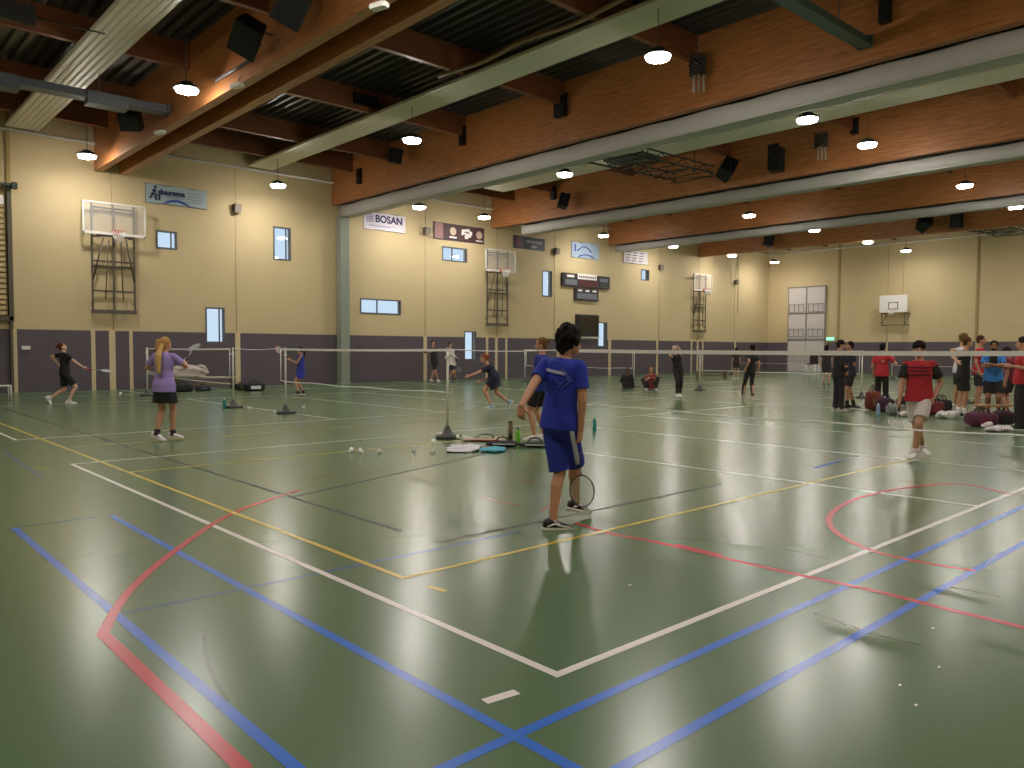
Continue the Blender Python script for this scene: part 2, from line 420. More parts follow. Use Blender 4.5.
# timber beams across the hall
BEAMS = [('near of the twin timber beams', 7.95, 8.2, 7.9), ('far of the twin timber beams', 8.78, 9.03, 7.9), ('deep timber beam above the steel column', 17.5, 17.75, 7.9), ('deep timber beam, second past the twin beams', 26.85, 27.1, 7.88),
         ('deep timber beam, third past the twin beams', 36.2, 36.45, 7.88), ('deep timber beam nearest the end wall', 45.6, 45.85, 7.93)]
for lb, a, b, z in BEAMS:
    bm = newbm(); box2(bm, (a, Y0, z), (b, YW, ZT)); bmesh.ops.bevel(bm, geom=list(bm.edges), offset=.015, segments=1)
    struct('ceiling_beam', bm, WOOD, lb+' spanning the hall', 'beam')
PY = [-2.3, 2.5, 7.3, 12.1, 16.9, 21.7, 26.5, 29.3]
bays = [(X0, 7.95), (9.03, 17.5), (17.75, 26.85), (27.1, 36.2), (36.45, 45.6), (45.85, XB)]
for bi, (a, b) in enumerate(bays):
    for y in PY:
        bm = newbm(); box2(bm, (a, y-.08, 9.07), (b, y+.08, ZT))
        struct('purlin', bm, WOOD2, 'timber purlin under the roof deck in bay %d from the camera end' % (bi+1), 'purlin', 'timber purlins')

# black joist brackets
def bracket(x, y, z, w, h, lb):
    bm = newbm(); box(bm, (x-.09, y, z), (.18, w, h)); box(bm, (x-.05, y, z+h/2+.02), (.1, w*1.3, .04)); bmesh.ops.bevel(bm, geom=list(bm.edges), offset=.01, segments=1)
    tag(obj('beam_bracket', bm, BLACKP, None, (x-.09, y, z)), lb, 'bracket')
bracket(17.5, 16.9, 9.0, .42, .62, 'black square box fixed high on the deep beam, right of the long heating panel')
bracket(17.5, 21.7, 9.05, .2, .62, 'narrow black bracket on the deep beam, between lamp and square box')
bracket(17.5, 28.6, 8.75, .2, .6, 'narrow black bracket on the deep beam nearest the window wall')
bracket(17.5, 7.2, 8.9, .22, .6, 'narrow black bracket on the deep beam beside the green steel arm')
bracket(26.85, 26.4, 9.0, .25, .55, 'black bracket on the second deep beam near the window wall')
bracket(26.85, 15.0, 8.7, .35, .9, 'tall black box on the second deep beam')
bracket(26.85, 12.0, 9.2, .22, .5, 'small black bracket on the second deep beam, beside the long box')

# radiant heating panels
def panel(x0, x1, y0, y1, z, lb):
    t = thing('heating_panel', lb, 'heating panel', ((x0+x1)/2, (y0+y1)/2, z), 'ribbed ceiling heating panels')
    bm = newbm(); n = 6; w = (x1-x0)/n; pr = []
    for i in range(n):
        xa = x0+i*w; pr += [(xa, z+.02), (xa+.25*w, z), (xa+.75*w, z), (xa+w*.98, z+.02)]
    a = [V((p[0], y0, p[1])) for p in pr]+[V((x1, y0, z+.1)), V((x0, y0, z+.1))]
    b = [V((p.x, y1, p.z)) for p in a]
    va = [bm.verts.new(p) for p in a]; vb = [bm.verts.new(p) for p in b]; k = len(a)
    for i in range(k): bm.faces.new((va[i], va[(i+1) % k], vb[(i+1) % k], vb[i]))
    bm.faces.new(va); bm.faces.new(list(reversed(vb)))
    obj('panel_body', bm, PANEL, t)
    for y in PY:
        if y0 < y < y1:
            for x in (x0+.15, x1-.15):
                h = newbm(); tube(h, [(x, y, z+.1), (x, y, 9.10)], .008, 6); obj('hanger', h, GSTEEL, t)
panel(5.2, 6.2, 0, YW-.2, 8.93, 'wide cream ribbed heating panel left of the twin timber beams')
panel(13.6, 14.65, 0, YW-.25, 8.93, 'long cream ribbed heating panel between twin beams and deep beam')
panel(23.35, 24.6, 0, YW-3.5, 8.93, 'long cream heating panel behind the first white curtain box')
panel(32.7, 33.9, 0, YW-3.5, 8.93, 'cream heating panel behind the second white curtain box')
panel(42.0, 43.2, 0, YW-3.5, 8.93, 'cream heating panel behind the third white curtain box')
panel(50.8, 52.0, 0, YW-3.5, 8.93, 'cream heating panel closest to the end wall')

# divider curtain boxes under the deep beams
def curtain(x, z0, z1, y1, lb):
    t = thing('curtain_housing', lb, 'divider curtain', (x+.3, 13, z0), 'rolled divider curtains under the beams')
    bm = newbm(); n = 60; A, B = V((1, 0, 0)), V((0, 0, 1)); rs = []
    for i in range(n+1):
        y = Y0+.3+(y1-Y0-.3)*i/n
        rs.append(ering((x+.33, y, (z0+z1)/2-.02+.015*math.sin(i*1.7)), A, B, .32, (z1-z0)/2, 14, 5))
    rings(bm, rs); obj('rolled_curtain', bm, CURT, t)
    bm = newbm(); box2(bm, (x-.02, Y0+.3, z0-.035), (x+.03, y1, z0+.01)); obj('bottom_rail', bm, mat('pale_rail', 'A9A79C', .5), t)
    bm = newbm(); box2(bm, (x+.2, Y0+.3, z1-.02), (x+.45, y1, 9.0)); obj('hanging_frame', bm, DSTEEL, t)
curtain(17.77, 7.40, 7.92, YW-.05, 'first light grey divider curtain box, running from the steel column')
curtain(27.12, 7.42, 7.86, YW-2.0, 'second light grey divider curtain box, above the dark banner')
curtain(36.47, 7.5, 7.86, YW-.3, 'third light grey divider curtain box, left of the farthest banner')

# ---------------------------------------------------------------- ceiling lamps
def make_lamp(loc, lb, ztop=9.75):
    x, y, z = loc
    t = thing('ceiling_lamp', lb, 'ceiling lamp', loc, 'round ceiling lamps')
    bm = newbm(); A, B = V((1, 0, 0)), V((0, 1, 0))
    rings(bm, [ering((x, y, z+h), A, B, r, r, 28) for h, r in ((.035, .28), (.04, .31), (.07, .31), (.08, .2), (.09, .2), (.11, .17), (.2, .14), (.22, .08))])
    for k in range(10):
        a = k*PI/5; box(bm, (x+.18*math.cos(a), y+.18*math.sin(a), z+.12), (.1, .012, .07), Matrix.Rotation(a, 3, 'Z'))
    obj('housing', bm, mat('lamp_housing', '3A3C40', .5, .3), t)
    bm = newbm(); rings(bm, [ering((x, y, z+h), A, B, r, r, 28) for h, r in ((-.035, .2), (-.03, .25), (.03, .275), (.045, .27))]); obj('diffuser', bm, LAMPM, t)
    bm = newbm(); tube(bm, [(x, y, z+.22), (x, y, ztop)], .012, 6); obj('rod', bm, mat('pale_rod', '6A665E', .5), t)
    return t
LX = [7.2, 13.95, 20.7, 24.55, 33.3, 39.8, 46.4, 52.0]; LY = [28.9, 19.85, 10.6, 1.4]
rown = ['row along the window wall', 'second row from the window wall', 'third row from the window wall', 'row overhead beside the camera']
ordn = ['nearest', 'second', 'third', 'fourth', 'fifth', 'sixth', 'seventh', 'farthest']
proto = None
for j, y in enumerate(LY):
    for i, x in enumerate(LX):
        if j == 3 and i > 5: continue
        if x == 24.55 and j == 1: continue
        z = 7.9
        lb = 'round white ceiling lamp, %s in the %s' % (ordn[i], rown[j])
        if proto is None: proto = make_lamp((x, y, z), lb)
        else: dup(proto, (x, y, z), lb, 'round ceiling lamps')
# lamps further up the camera end
for y in LY[1:]:
    dup(proto, (.5, y, 7.9), 'round white ceiling lamp at the camera end, %s' % ('in the ' + rown[LY.index(y)]), 'round ceiling lamps')

# ---------------------------------------------------------------- ceiling equipment
def speaker(p, size, rz, tilt, lb, arm=None, roll=0.0):
    t = thing('hanging_speaker', lb, 'loudspeaker', p)
    R = Matrix.Rotation(rz, 3, 'Z') @ Matrix.Rotation(tilt, 3, 'X') @ Matrix.Rotation(roll, 3, 'Y')
    w, d, h = size; bm = newbm()
    prof = [(-w/2, -d/2), (w/2, -d/2), (w/2*.8, d/2), (-w/2*.8, d/2)]
    rs = [[V(p)+R @ V((a, b, z)) for a, b in prof] for z in (-h/2, h/2)]
    rings(bm, rs); 
    for f in bm.faces: f.smooth = False
    bmesh.ops.bevel(bm, geom=list(bm.edges), offset=.02, segments=1)
    obj('cabinet', bm, mat('speaker_cabinet', '0E0E12', .55), t)
    bm = newbm(); box(bm, V(p)+R @ V((0, -d/2-.008, 0)), (w*.86, .012, h*.9), R); obj('grille', bm, mat('speaker_grille', '1C1C20', .8), t)
    bm = newbm(); q = V(p); e = V(arm) if arm else q+V((0, 0, .8)); tube(bm, [q+R @ V((0, d*.3, 0)), q.lerp(e, .5)+V((0, 0, .1)), e], .025, 6)
    tube(bm, [q+R @ V((-w*.55, 0, 0)), q+R @ V((w*.55, 0, 0))], .02, 6); obj('mounting_arm', bm, GSTEEL, t)
speaker((7.35, 16.6, 8.3), (.62, .45, .72), -.9, .75, 'big black box speaker tilted on the twin beam, above the upper left lamp', (7.93, 16.6, 8.5), roll=.65)
speaker((7.4, 14.6, 8.5), (.6, .5, 1.05), -.3, .5, 'big black box speaker on the twin beam cut by the top edge', (7.93, 14.8, 8.8), roll=.35)
speaker((7.3, 15.75, 9.2), (.35, .35, .4), -.2, -.2, 'black floodlight shaped speaker behind the big tilted one', (7.93, 16.1, 9.1))
speaker((7.45, 25.0, 8.3), (.58, .5, .5), -.7, .5, 'round black speaker hanging under the grey steel bar', (7.93, 25.3, 8.5))
speaker((17.0, 25.3, 8.95), (.42, .4, .55), .5, .2, 'square black speaker on the deep beam left of a lamp', (17.47, 25.3, 9.1))
speaker((26.3, 25.3, 8.45), (.5, .45, .62), .9, .3, 'black speaker tilted under the second deep beam, right of a lamp', (26.83, 25.3, 8.9), roll=.2)
speaker((26.2, 16.6, 8.45), (.6, .5, .8), .8, .5, 'large black speaker tilted beside the folded steel truss', (26.83, 16.6, 8.9), roll=.6)
speaker((26.5, 14.7, 8.5), (.4, .4, .85), 0, 0, 'tall black speaker hanging upright on the second deep beam', (26.83, 14.7, 8.8))
speaker((45.1, 16.3, 8.55), (.75, .5, .95), .8, .5, 'black speaker tilted on the farthest beam above the end wall hoop', (45.58, 16.3, 8.9), roll=.6)
speaker((45.2, 14.75, 8.6), (.55, .5, 1.1), 0, 0, 'upright black speaker on the farthest beam, right of its tilted twin', (45.58, 14.8, 8.9))
speaker((45.0, 25.4, 8.6), (.6, .5, 1.0), .9, .2, 'black speaker on the farthest beam near the corner', (45.58, 25.4, 8.9))

def purlin_box(px_, py_, Yp, w_, h_, lb):
    d = ray(px_, py_); p = CAM+d*(Yp/d.y); bm = newbm(); box(bm, (p.x, Yp-.06, p.z), (w_, .12, h_)); bmesh.ops.bevel(bm, geom=list(bm.edges), offset=.015, segments=1)
    t = thing('junction_box', lb, 'junction box', (p.x, Yp-.06, p.z)); obj('box_body', bm, BLACKP, t)
    bm = newbm(); tube(bm, [(p.x+w_/2, Yp-.03, p.z), (p.x+w_/2+1.2, Yp-.03, p.z+.02)], .015, 6); obj('cable', bm, BLACKP, t)
purlin_box(365, 101, 21.62, .85, .34, 'black box on the timber purlin left of the long heating panel')
purlin_box(12, 12, 16.82, .7, .34, 'black box on the purlin in the top left corner')
# steel arms under the roof
def arm(a, b, w, h, lb, m, boxes=()):
    t = thing('steel_ceiling_rail', lb, 'ceiling rail', (V(a)+V(b))/2)
    bm = newbm(); d = V(b)-V(a); L = d.length; R = d.to_track_quat('X', 'Z').to_matrix(); box(bm, (V(a)+V(b))/2, (L, w, h), R)
    box(bm, (V(a)+V(b))/2+V((0, 0, -h/2)), (L, w*1.5, .03), R); obj('rail', bm, m, t)
    bm = newbm(); box(bm, V(b)-d.normalized()*.04, (.06, w*1.7, h*1.4), R); obj('end_plate', bm, m, t)
    for s in boxes:
        bm = newbm(); box(bm, V(a).lerp(V(b), s[0])+V((0, s[2], s[3])), s[1], R); obj('motor_box', bm, m, t)
    for f in (.15, .5, .85):
        q = V(a).lerp(V(b), f); bm = newbm(); tube(bm, [q+V((0, 0, h/2)), (q.x, q.y, 9.74)], .012, 6); obj('hanger', bm, m, t)
arm((9.2, 7.75, 8.3), (17.45, 7.62, 8.3), .2, .18, 'dark green steel arm reaching to the deep beam at the top edge', mat('green_steel_arm', '4C6058', .5, .2))
arm((X0+.1, 23.9, 8.38), (7.9, 23.2, 8.3), .3, .2, 'long grey steel rail crossing the wide heating panel', mat('blue_grey_steel', '565C62', .5, .2), [(.865, (1.0, .5, .32), 0, -.08), (.655, (.9, .5, .34), 0, -.08)])

# folded basketball truss under the roof
def truss(o, lx, ly, lb, m, wall=26.8):
    t = thing('folded_truss', lb, 'folded hoop frame', o)
    o = V(o)
    for s in (0, 1):
        bm = newbm(); y = s*ly
        tube(bm, [o+V((0, y, 0)), o+V((lx, y, .15))], .03, 6); tube(bm, [o+V((0, y, .35)), o+V((lx, y, .4))], .03, 6)
        n = 9
        for i in range(n):
            tube(bm, [o+V((lx*i/n, y, .0 if i % 2 else .35)), o+V((lx*(i+1)/n, y, .37 if i % 2 else .02))], .018, 6)
        obj('side_frame', bm, m, t)
    bm = newbm()
    for i in range(8):
        tube(bm, [o+V((lx*i/7, 0, .05)), o+V((lx*i/7, ly, .05))], .022, 6)
        if i < 7: tube(bm, [o+V((lx*i/7, 0 if i % 2 else ly, .05)), o+V((lx*(i+1)/7, ly if i % 2 else 0, .05))], .015, 6)
    obj('cross_bars', bm, m, t)
    bm = newbm(); box(bm, o+V((lx*.35, ly/2, .2)), (1.1, 1.75, .05)); obj('folded_backboard', bm, m, t)
    for i in (0, .5, 1):
        bm = newbm(); tube(bm, [o+V((lx*i, ly/2, .3)), o+V((lx*i, ly/2, 9.7-o.z))], .02, 6); obj('suspension_rod', bm, m, t)
truss((19.6, 16.6, 8.0), 5.7, 1.7, 'folded dark steel hoop frame hanging between beam and heating panel', mat('truss_steel', '3A3F3C', .5, .3))
truss((47.5, 13.4, 8.35), 5.5, 1.7, 'folded dark steel hoop frame near the end wall roof', mat('truss_steel', '3A3F3C'))

def cable_bundle(p, lb):
    t = thing('cable_bundle', lb, 'hanging bundle', p); x, y, z = p; bm = newbm()
    for k in range(9):
        a = k*.7; pts = [(x+.22*math.cos(a+j*.8)*random.uniform(.5, 1), y+.22*math.sin(a+j*.8), z+.35-j*.12) for j in range(5)]
        tube(bm, pts, .03, 6)
    obj('coiled_cable', bm, mat('grey_cable', '2C2826', .6), t)
    bm = newbm()
    for k in range(3): tube(bm, [(x+.06*k, y-.1*k+.1, z-.1), (x-.03+.07*k, y-.1*k+.08, z-.4), (x+.04*k, y-.12*k+.1, z-.55)], .03, 6)
    obj('hanging_sling', bm, mat('pale_sling', 'A29C90', .7), t)
    bm = newbm(); tube(bm, [(x, y, z+.3), (x, y, 9.74)], .015, 6); obj('hook_rod', bm, GSTEEL, t)
cable_bundle((16.9, 11.6, 8.62), 'bundle of climbing gear hanging right of the big bright lamp')
cable_bundle((26.2, 12.9, 8.7), 'small bundle of gear hanging between two lamps on the second beam')
def detector(p, lb):
    t = thing('wireless_sensor', lb, 'ceiling sensor', p); bm = newbm(); box(bm, p, (.16, .34, .09), Matrix.Rotation(.3, 3, 'Z')); bmesh.ops.bevel(bm, geom=list(bm.edges), offset=.02, segments=2)
    obj('sensor_body', bm, WHITEM, t); bm = newbm(); tube(bm, [V(p)+V((0, 0, .04)), V(p)+V((.12, 0, .3))], .012, 6); obj('bracket', bm, GSTEEL, t)
detector((7.86, 12.2, 7.72), 'white sensor box under the twin beam at the top edge')
detector((7.86, 18.4, 7.82), 'white sensor box right of the upper left lamp')
detector((7.86, 23.8, 7.8), 'white sensor box under the twin beam near the wall')
bm = newbm(); tube(bm, [(7.78, 17.3, 8.15), (7.8, 19.5, 8.2)], .035, 8); tag(obj('grey_conduit', bm, GSTEEL, None, (7.7, 18, 8.2)), 'short grey pipe between tilted speaker and lamp', 'pipe')
bm = newbm(); tube(bm, [(13.2, y, 9.02+.05*math.sin(y*1.9)) for y in [8+.5*i for i in range(20)]], .06, 8, mi=0); tag(obj('wrapped_pipe', bm, mat('brown_wrap', '8C7458', .6), None, (13.2, 12, 9)), 'brown wrapped pipe above the long heating panel', 'pipe')

# ---------------------------------------------------------------- wall mounted things
RX90 = (PI/2, 0, 0)
def basket_unit(x0, lb, w=1.42):
    z0, z1 = 2.86, 6.75; x1 = x0+w; y = YW-.14; xc = (x0+x1)/2; yb = YW-.42
    t = thing('wall_basketball_goal', lb, 'basketball goal', (xc, YW-.05, z0), 'wall mounted basketball goals')
    bm = newbm()
    for x in (x0, x1): box(bm, (x, y, (z0+z1)/2), (.06, .05, z1-z0))
    box(bm, (xc, y, (z0+z1)/2), (.06, .04, z1-z0))
    for z in (z0, z0+.75, z0+1.65, z0+1.82, z1-.15): box(bm, (xc, y-.005, z), (w, .055, .06))
    box(bm, (xc, y, z0), (w+.1, .1, .14))
    for x in (x0, x1):
        for z in (z0+.3, z1-.3): box(bm, (x, YW-.07, z), (.05, .14, .05))
    obj('wall_frame', bm, BRSTEEL, t)
    bm = newbm()
    for s in (-1, 1):
        tube(bm, [(xc+s*(w/2-.02), y-.03, 4.0), (xc+s*.38, yb+.08, 5.5)], .03, 6)
        tube(bm, [(xc+s*(w/2-.02), y-.03, 5.55), (xc+s*.45, yb+.08, 5.55)], .03, 6)
        tube(bm, [(xc+s*(w/2-.02), y-.03, 6.5), (xc+s*.55, yb+.08, 6.45)], .025, 6)
        tube(bm, [(xc+s*.3, y-.03, 3.3), (xc+s*.2, yb+.08, 5.45)], .02, 6)
    box(bm, (xc, yb+.07, 5.6), (1.2, .08, .1))
    obj('support_arms', bm, BRSTEEL, t)
    bx0, bx1, bz0, bz1 = xc-1.07, xc+1.04, 5.6, 6.76
    bm = newbm()
    for a, b in (((bx0, bz0), (bx1, bz0+.09)), ((bx0, bz1-.05), (bx1, bz1)), ((bx0, bz0), (bx0+.05, bz1)), ((bx1-.05, bz0), (bx1, bz1))):
        box2(bm, (a[0], yb-.03, a[1]), (b[0], yb+.03, b[1]))
    bf = obj('backboard_frame', bm, WHITEM, t)
    bm = newbm(); box2(bm, (bx0+.05, yb-.008, bz0+.09), (bx1-.05, yb+.008, bz1-.05)); obj('backboard', bm, ACRYL, t)
    bm = newbm(); x, zr = xc+.0, 5.72
    pts = [(x+.23*math.cos(k*PI/12), yb-.38+.23*math.sin(k*PI/12), zr) for k in range(25)]
    tube(bm, pts, .012, 6); box2(bm, (x-.1, yb-.16, zr-.1), (x+.1, yb-.03, zr+.02)); obj('hoop', bm, ORANGE, t)
    bm = newbm(); n = 12
    for k in range(n):
        a = 2*PI*k/n
        for s in (-1, 1):
            pts = [(x+r*math.cos(a+s*q), yb-.38+r*math.sin(a+s*q), zr-h) for r, q, h in ((.23, 0, 0), (.19, .26, .13), (.15, .52, .26), (.13, .78, .4))]
            tube(bm, pts, .008, 4)
    obj('hoop_net', bm, TAPE, t)
basket_unit(7.79, 'large wall basketball goal with clear backboard, nearest one, above the dark shirted player')
basket_unit(26.45, 'wall basketball goal between the brown and dark banners')
basket_unit(44.95, 'farthest basketball goal on the window wall, near the corner')

# end wall hoop
t = thing('end_wall_basketball_goal', 'white wooden basketball board on the end wall', 'basketball goal', (XB-.1, 21.4, 3.3))
yc = 21.4; xb = XB-.8
bm = newbm(); box2(bm, (xb-.03, yc-.9, 4.15), (xb+.03, yc+.9, 5.3)); obj('backboard', bm, WHITEM, t)
bm = newbm()
for a, b in (((-.32, 4.35), (.32, 4.4)), ((-.32, 4.78), (.32, 4.83)), ((-.32, 4.35), (-.27, 4.83)), ((.27, 4.35), (.32, 4.83))): box2(bm, (xb-.036, yc+a[0], a[1]), (xb-.03, yc+b[0], b[1]))
obj('target_square', bm, BLACKP, t)
bm = newbm()
for s in (-.75, .75):
    box(bm, (xb+.38, yc+s, 4.1), (.76, .05, .06)); box(bm, (xb+.38, yc+s, 3.3), (.76, .05, .06)); box(bm, (xb+.02, yc+s, 3.7), (.05, .05, .9)); tube(bm, [(xb+.02, yc+s, 3.3), (XB-.02, yc+s, 4.1)], .025, 6)
box(bm, (xb+.02, yc, 3.3), (.05, 1.5, .05)); obj('bracket_frame', bm, BRSTEEL, t)
bm = newbm(); tube(bm, [(xb-.38+.23*math.cos(k*PI/12), yc+.23*math.sin(k*PI/12), 4.35) for k in range(25)], .015, 6); box(bm, (xb-.09, yc, 4.35), (.12, .15, .06)); obj('hoop', bm, ORANGE, t)
bm = newbm()
for k in range(12):
    a = 2*PI*k/12
    for s in (-1, 1): tube(bm, [(xb-.38+r*math.cos(a+s*q), yc+r*math.sin(a+s*q), 4.35-h) for r, q, h in ((.23, 0, 0), (.17, .3, .2), (.13, .7, .4))], .01, 4)
obj('hoop_net', bm, TAPE, t)

# banners
def banner(x0, x1, z0, z1, m, lb, tilt=0.0):
    t = thing('banner', lb, 'banner', ((x0+x1)/2, YW-.03, z0))
    bm = newbm(); n = 16; rs = []
    top = [V((x0+(x1-x0)*i/n, YW-.05-.012*math.sin(i*.9), z1)) for i in range(n+1)]; bot = [V((p.x, p.y+.008, z0)) for p in top]
    for a, b, c, d in zip(top, top[1:], bot[1:], bot):
        bm.faces.new([bm.verts.new(p) for p in (a, b, c, d)])
        bm.faces.new([bm.verts.new(p+V((0, .015, 0))) for p in (d, c, b, a)])
    weld(bm); obj('sheet', bm, m, t)
    bm = newbm(); tube(bm, [(x0-.02, YW-.03, z1), (x1+.02, YW-.03, z1)], .02, 6); tube(bm, [(x0-.02, YW-.03, z0), (x1+.02, YW-.03, z0)], .015, 6)
    for x in (x0, x1): tube(bm, [(x, YW-.03, z0), (x, YW-.03, z1)], .012, 6)
    obj('edge_rod', bm, GSTEEL, t); return t
def disc(bm, cx, cz, r, y, n=24, rz=None):
    rings(bm, [ering((cx, yy, cz), V((1, 0, 0)), V((0, 0, 1)), r, rz or r, n) for yy in (y, y-.004)])
YF = YW-.075
b1 = banner(9.68, 11.95, 7.02, 7.72, mat('pale_blue_sheet', '9FB0B4', .6, noise_amt=.1, noise_scale=1), 'pale blue banner with a running figure logo, above the square window')
NAVY = mat('navy_print', '1E2458', .6); BLP = mat('blue_print', '4A5CB4', .6); BRP = mat('maroon_print', '5A2C30', .6); WHP = mat('white_print', 'EDEAE6', .6)
text_mesh('lettering', 'duursma', .27, NAVY, b1, (-.2, -.05, .44), RX90, bold=.012, xs=1.05)
bm = newbm()
disc(bm, 10.02, 7.62, .055, YF); disc(bm, 9.98, 7.48, .07, YF)
tube(bm, [(9.98, YF, 7.46), (9.9, YF, 7.3), (9.82, YF, 7.18)], .03, 6); tube(bm, [(9.86, YF, 7.36), (10.02, YF, 7.37), (10.15, YF, 7.3)], .022, 6)
tube(bm, [(10.0, YF, 7.3), (10.06, YF, 7.14)], .03, 6); tube(bm, [(10.17, YF, 7.36), (10.17, YF, 7.14)], .025, 6)
obj('running_figure_logo', bm, NAVY, b1)
bm = newbm(); tube(bm, [(10.3+.125*i, YF, 7.04+.16*math.sin(PI*i/8)) for i in range(9)], [.01, .03, .045, .05, .05, .05, .045, .03, .01], 6); obj('blue_arc', bm, BLP, b1)
bm = newbm()
for z in (7.3, 7.34): box(bm, (10.75, YF, z), (.7, .004, .015))
for k in range(4): box(bm, (11.5, YF, 7.2+.11*k), (.6, .004, .02))
obj('small_print', bm, mat('grey_print', '6F8090', .6), b1)
b2 = banner(19.1, 21.4, 7.05, 7.85, mat('white_banner_sheet', 'DAD4DC', .6), 'white banner reading BOSAN right of the steel column')
text_mesh('lettering', 'BOSAN', .46, NAVY, b2, (.2, -.05, .5), RX90, bold=.012)
bm = newbm()
for i in range(4):
    box(bm, (19.27+.1*i, YF, 7.55), (.03, .004, .36))
    box(bm, (19.42, YF, 7.42+.1*i), (.34, .004, .025))
obj('grid_logo', bm, mat('faded_violet_print', '8078A8', .6), b2)
bm = newbm(); box(bm, (19.95, YF, 7.22), (1.2, .004, .025)); box(bm, (20.1, YF, 7.27), (1.5, .004, .012)); obj('small_print', bm, mat('faded_violet_print', '8078A8'), b2)
b3 = banner(23.06, 26.3, 7.0, 7.8, mat('dark_brown_sheet', '4A3236', .5), 'dark brown basketball club banner with two round logos')
bm = newbm(); disc(bm, 24.25, 7.45, .2, YF); obj('ball_logo', bm, mat('pale_ball_print', 'D0B8A4', .6), b3); bm = newbm(); disc(bm, 25.95, 7.42, .2, YF); obj('ball_logo', bm, mat('pale_ball_print', 'D0B8A4', .6), b3)
bm = newbm(); box(bm, (24.25, YF, 7.15), (.45, .004, .08)); box(bm, (25.95, YF, 7.12), (.45, .004, .06)); obj('caption_bar', bm, WHP, b3)
bm = newbm()
for i, (x, z, w, h) in enumerate(((24.95, 7.55, .3, .14), (25.2, 7.58, .25, .16), (25.05, 7.4, .5, .1), (25.2, 7.28, .42, .12), (25.38, 7.45, .2, .2), (24.85, 7.42, .12, .2), (25.12, 7.2, .2, .1))): box(bm, (x, YF, z), (w, .004, h), Matrix.Rotation(.15*((i % 3)-1), 3, 'Y'))
obj('graffiti_logo', bm, WHP, b3)
bm = newbm(); box(bm, (23.38, YF+.01, 7.4), (.5, .004, .76)); obj('faded_end_panel', bm, mat('faded_pink_print', '9C7470', .6), b3)
b4 = banner(28.38, 30.73, 7.02, 7.68, mat('charcoal_sheet', '2C2E38', .5), 'charcoal banner below the second curtain box')
bm = newbm()
for k in range(4): box(bm, (28.75, YF, 7.18+.12*k), (.5-.04*abs(k-1.5), .004, .06))
obj('striped_logo', bm, mat('dull_red_print', '8A4A44', .6), b4)
bm = newbm()
for k in range(9): box(bm, (29.35+.14*k, YF, 7.44), (.1, .004, .15))
box(bm, (29.9, YF, 7.2), (.4, .004, .12)); obj('grey_print', bm, mat('grey_letter_print', '9A9AA4', .6), b4)
b5 = banner(32.91, 35.27, 6.9, 7.8, mat('light_blue_sheet', 'A9BED6', .6, noise_amt=.15, noise_scale=1), 'light blue banner with curved stripes above the scoreboard')
bm = newbm(); tube(bm, [(33.4+.15*i, YF, 7.3+.28*math.sin(PI*i/8)) for i in range(9)], .03, 6); tube(bm, [(33.5+.17*i, YF, 6.98+.14*math.sin(PI*i/8)) for i in range(9)], .03, 6); box(bm, (33.2, YF, 7.45), (.12, .004, .4)); obj('blue_arc', bm, BLP, b5)
b6 = banner(37.6, 39.98, 6.97, 7.76, mat('grey_white_sheet', 'CFCBCB', .6), 'white sponsor banner, farthest one before the corner')
bm = newbm()
for r_ in range(4):
    for k in range(3): box(bm, (37.95+.62*k+.05*r_, YF, 7.12+.17*r_), (.42, .004, .06))
obj('sponsor_print', bm, mat('violet_grey_print', '6A6478', .6), b6)

# scoreboards, screen
def board(x0, x1, z0, z1, nm, lb):
    t = thing(nm, lb, 'scoreboard' if 'score' in nm else 'screen', ((x0+x1)/2, YW-.1, z0)); bm = newbm(); box2(bm, (x0, YW-.14, z0), (x1, YW-.01, z1)); bmesh.ops.bevel(bm, geom=list(bm.edges), offset=.015, segments=1)
    obj('case', bm, mat('scoreboard_black', '26242A', .5), t); return t
s1 = board(32.1, 36.2, 5.2, 5.95, 'scoreboard', 'wide dark scoreboard with a white title strip')
ys = YW-.15
def pl(x0, x1, z0, z1, nm, m, t): bm = newbm(); box2(bm, (x0, ys-.004, z0), (x1, ys+.01, z1)); return obj(nm, bm, m, t)
pl(33.35, 35.0, 5.66, 5.98, 'title_strip', WHP, s1)
pl(32.45, 33.05, 5.72, 5.86, 'white_label', WHP, s1); pl(35.3, 36.0, 5.6, 5.8, 'grey_window', mat('display_grey', '6A7078', .4), s1)
pl(32.3, 33.3, 5.28, 5.6, 'grey_window', mat('display_grey', '6A7078'), s1)
bm = newbm()
for k in range(9):
    x = 33.45+.19*k
    for z in (5.3, 5.44, 5.58): box(bm, (x+.06, ys, z), (.1, .004, .025))
    for xx in (x, x+.12): box(bm, (xx, ys, 5.44), (.025, .004, .28))
obj('red_digits', bm, mat('dull_red_digit', '8C3A30', .5), s1)
bm = newbm()
for k in range(9): box(bm, (33.5+.17*k, ys-.006, 5.8), (.11, .004, .1))
obj('title_print', bm, BRP, s1)
bm = newbm()
for z in (5.3, 5.4, 5.5): box(bm, (35.65, ys, z), (.6, .004, .03))
obj('green_digits', bm, mat('dull_green_digit', '3C6A4A', .5), s1)
s2 = board(33.15, 35.2, 4.45, 5.13, 'scoreboard', 'smaller dark scoreboard hanging under the wide one')
for k in range(3): pl(33.4+.62*k, 33.75+.62*k, 4.95, 5.06, 'white_label', WHP, s2)
pl(33.3, 35.05, 4.52, 4.85, 'grey_window', mat('display_grey', '6A7078'), s2)
s3 = board(33.3, 35.25, 2.35, 3.62, 'wall_screen', 'square black screen on the wall below the scoreboards')
pl(33.4, 35.15, 2.45, 3.54, 'screen_glass', mat('dark_screen_glass', '2A2620', .15), s3)
bm = newbm(); box2(bm, (33.7, YW-.2, 2.24), (35.3, YW-.02, 2.3)); obj('ledge', bm, WHITEM, s3)

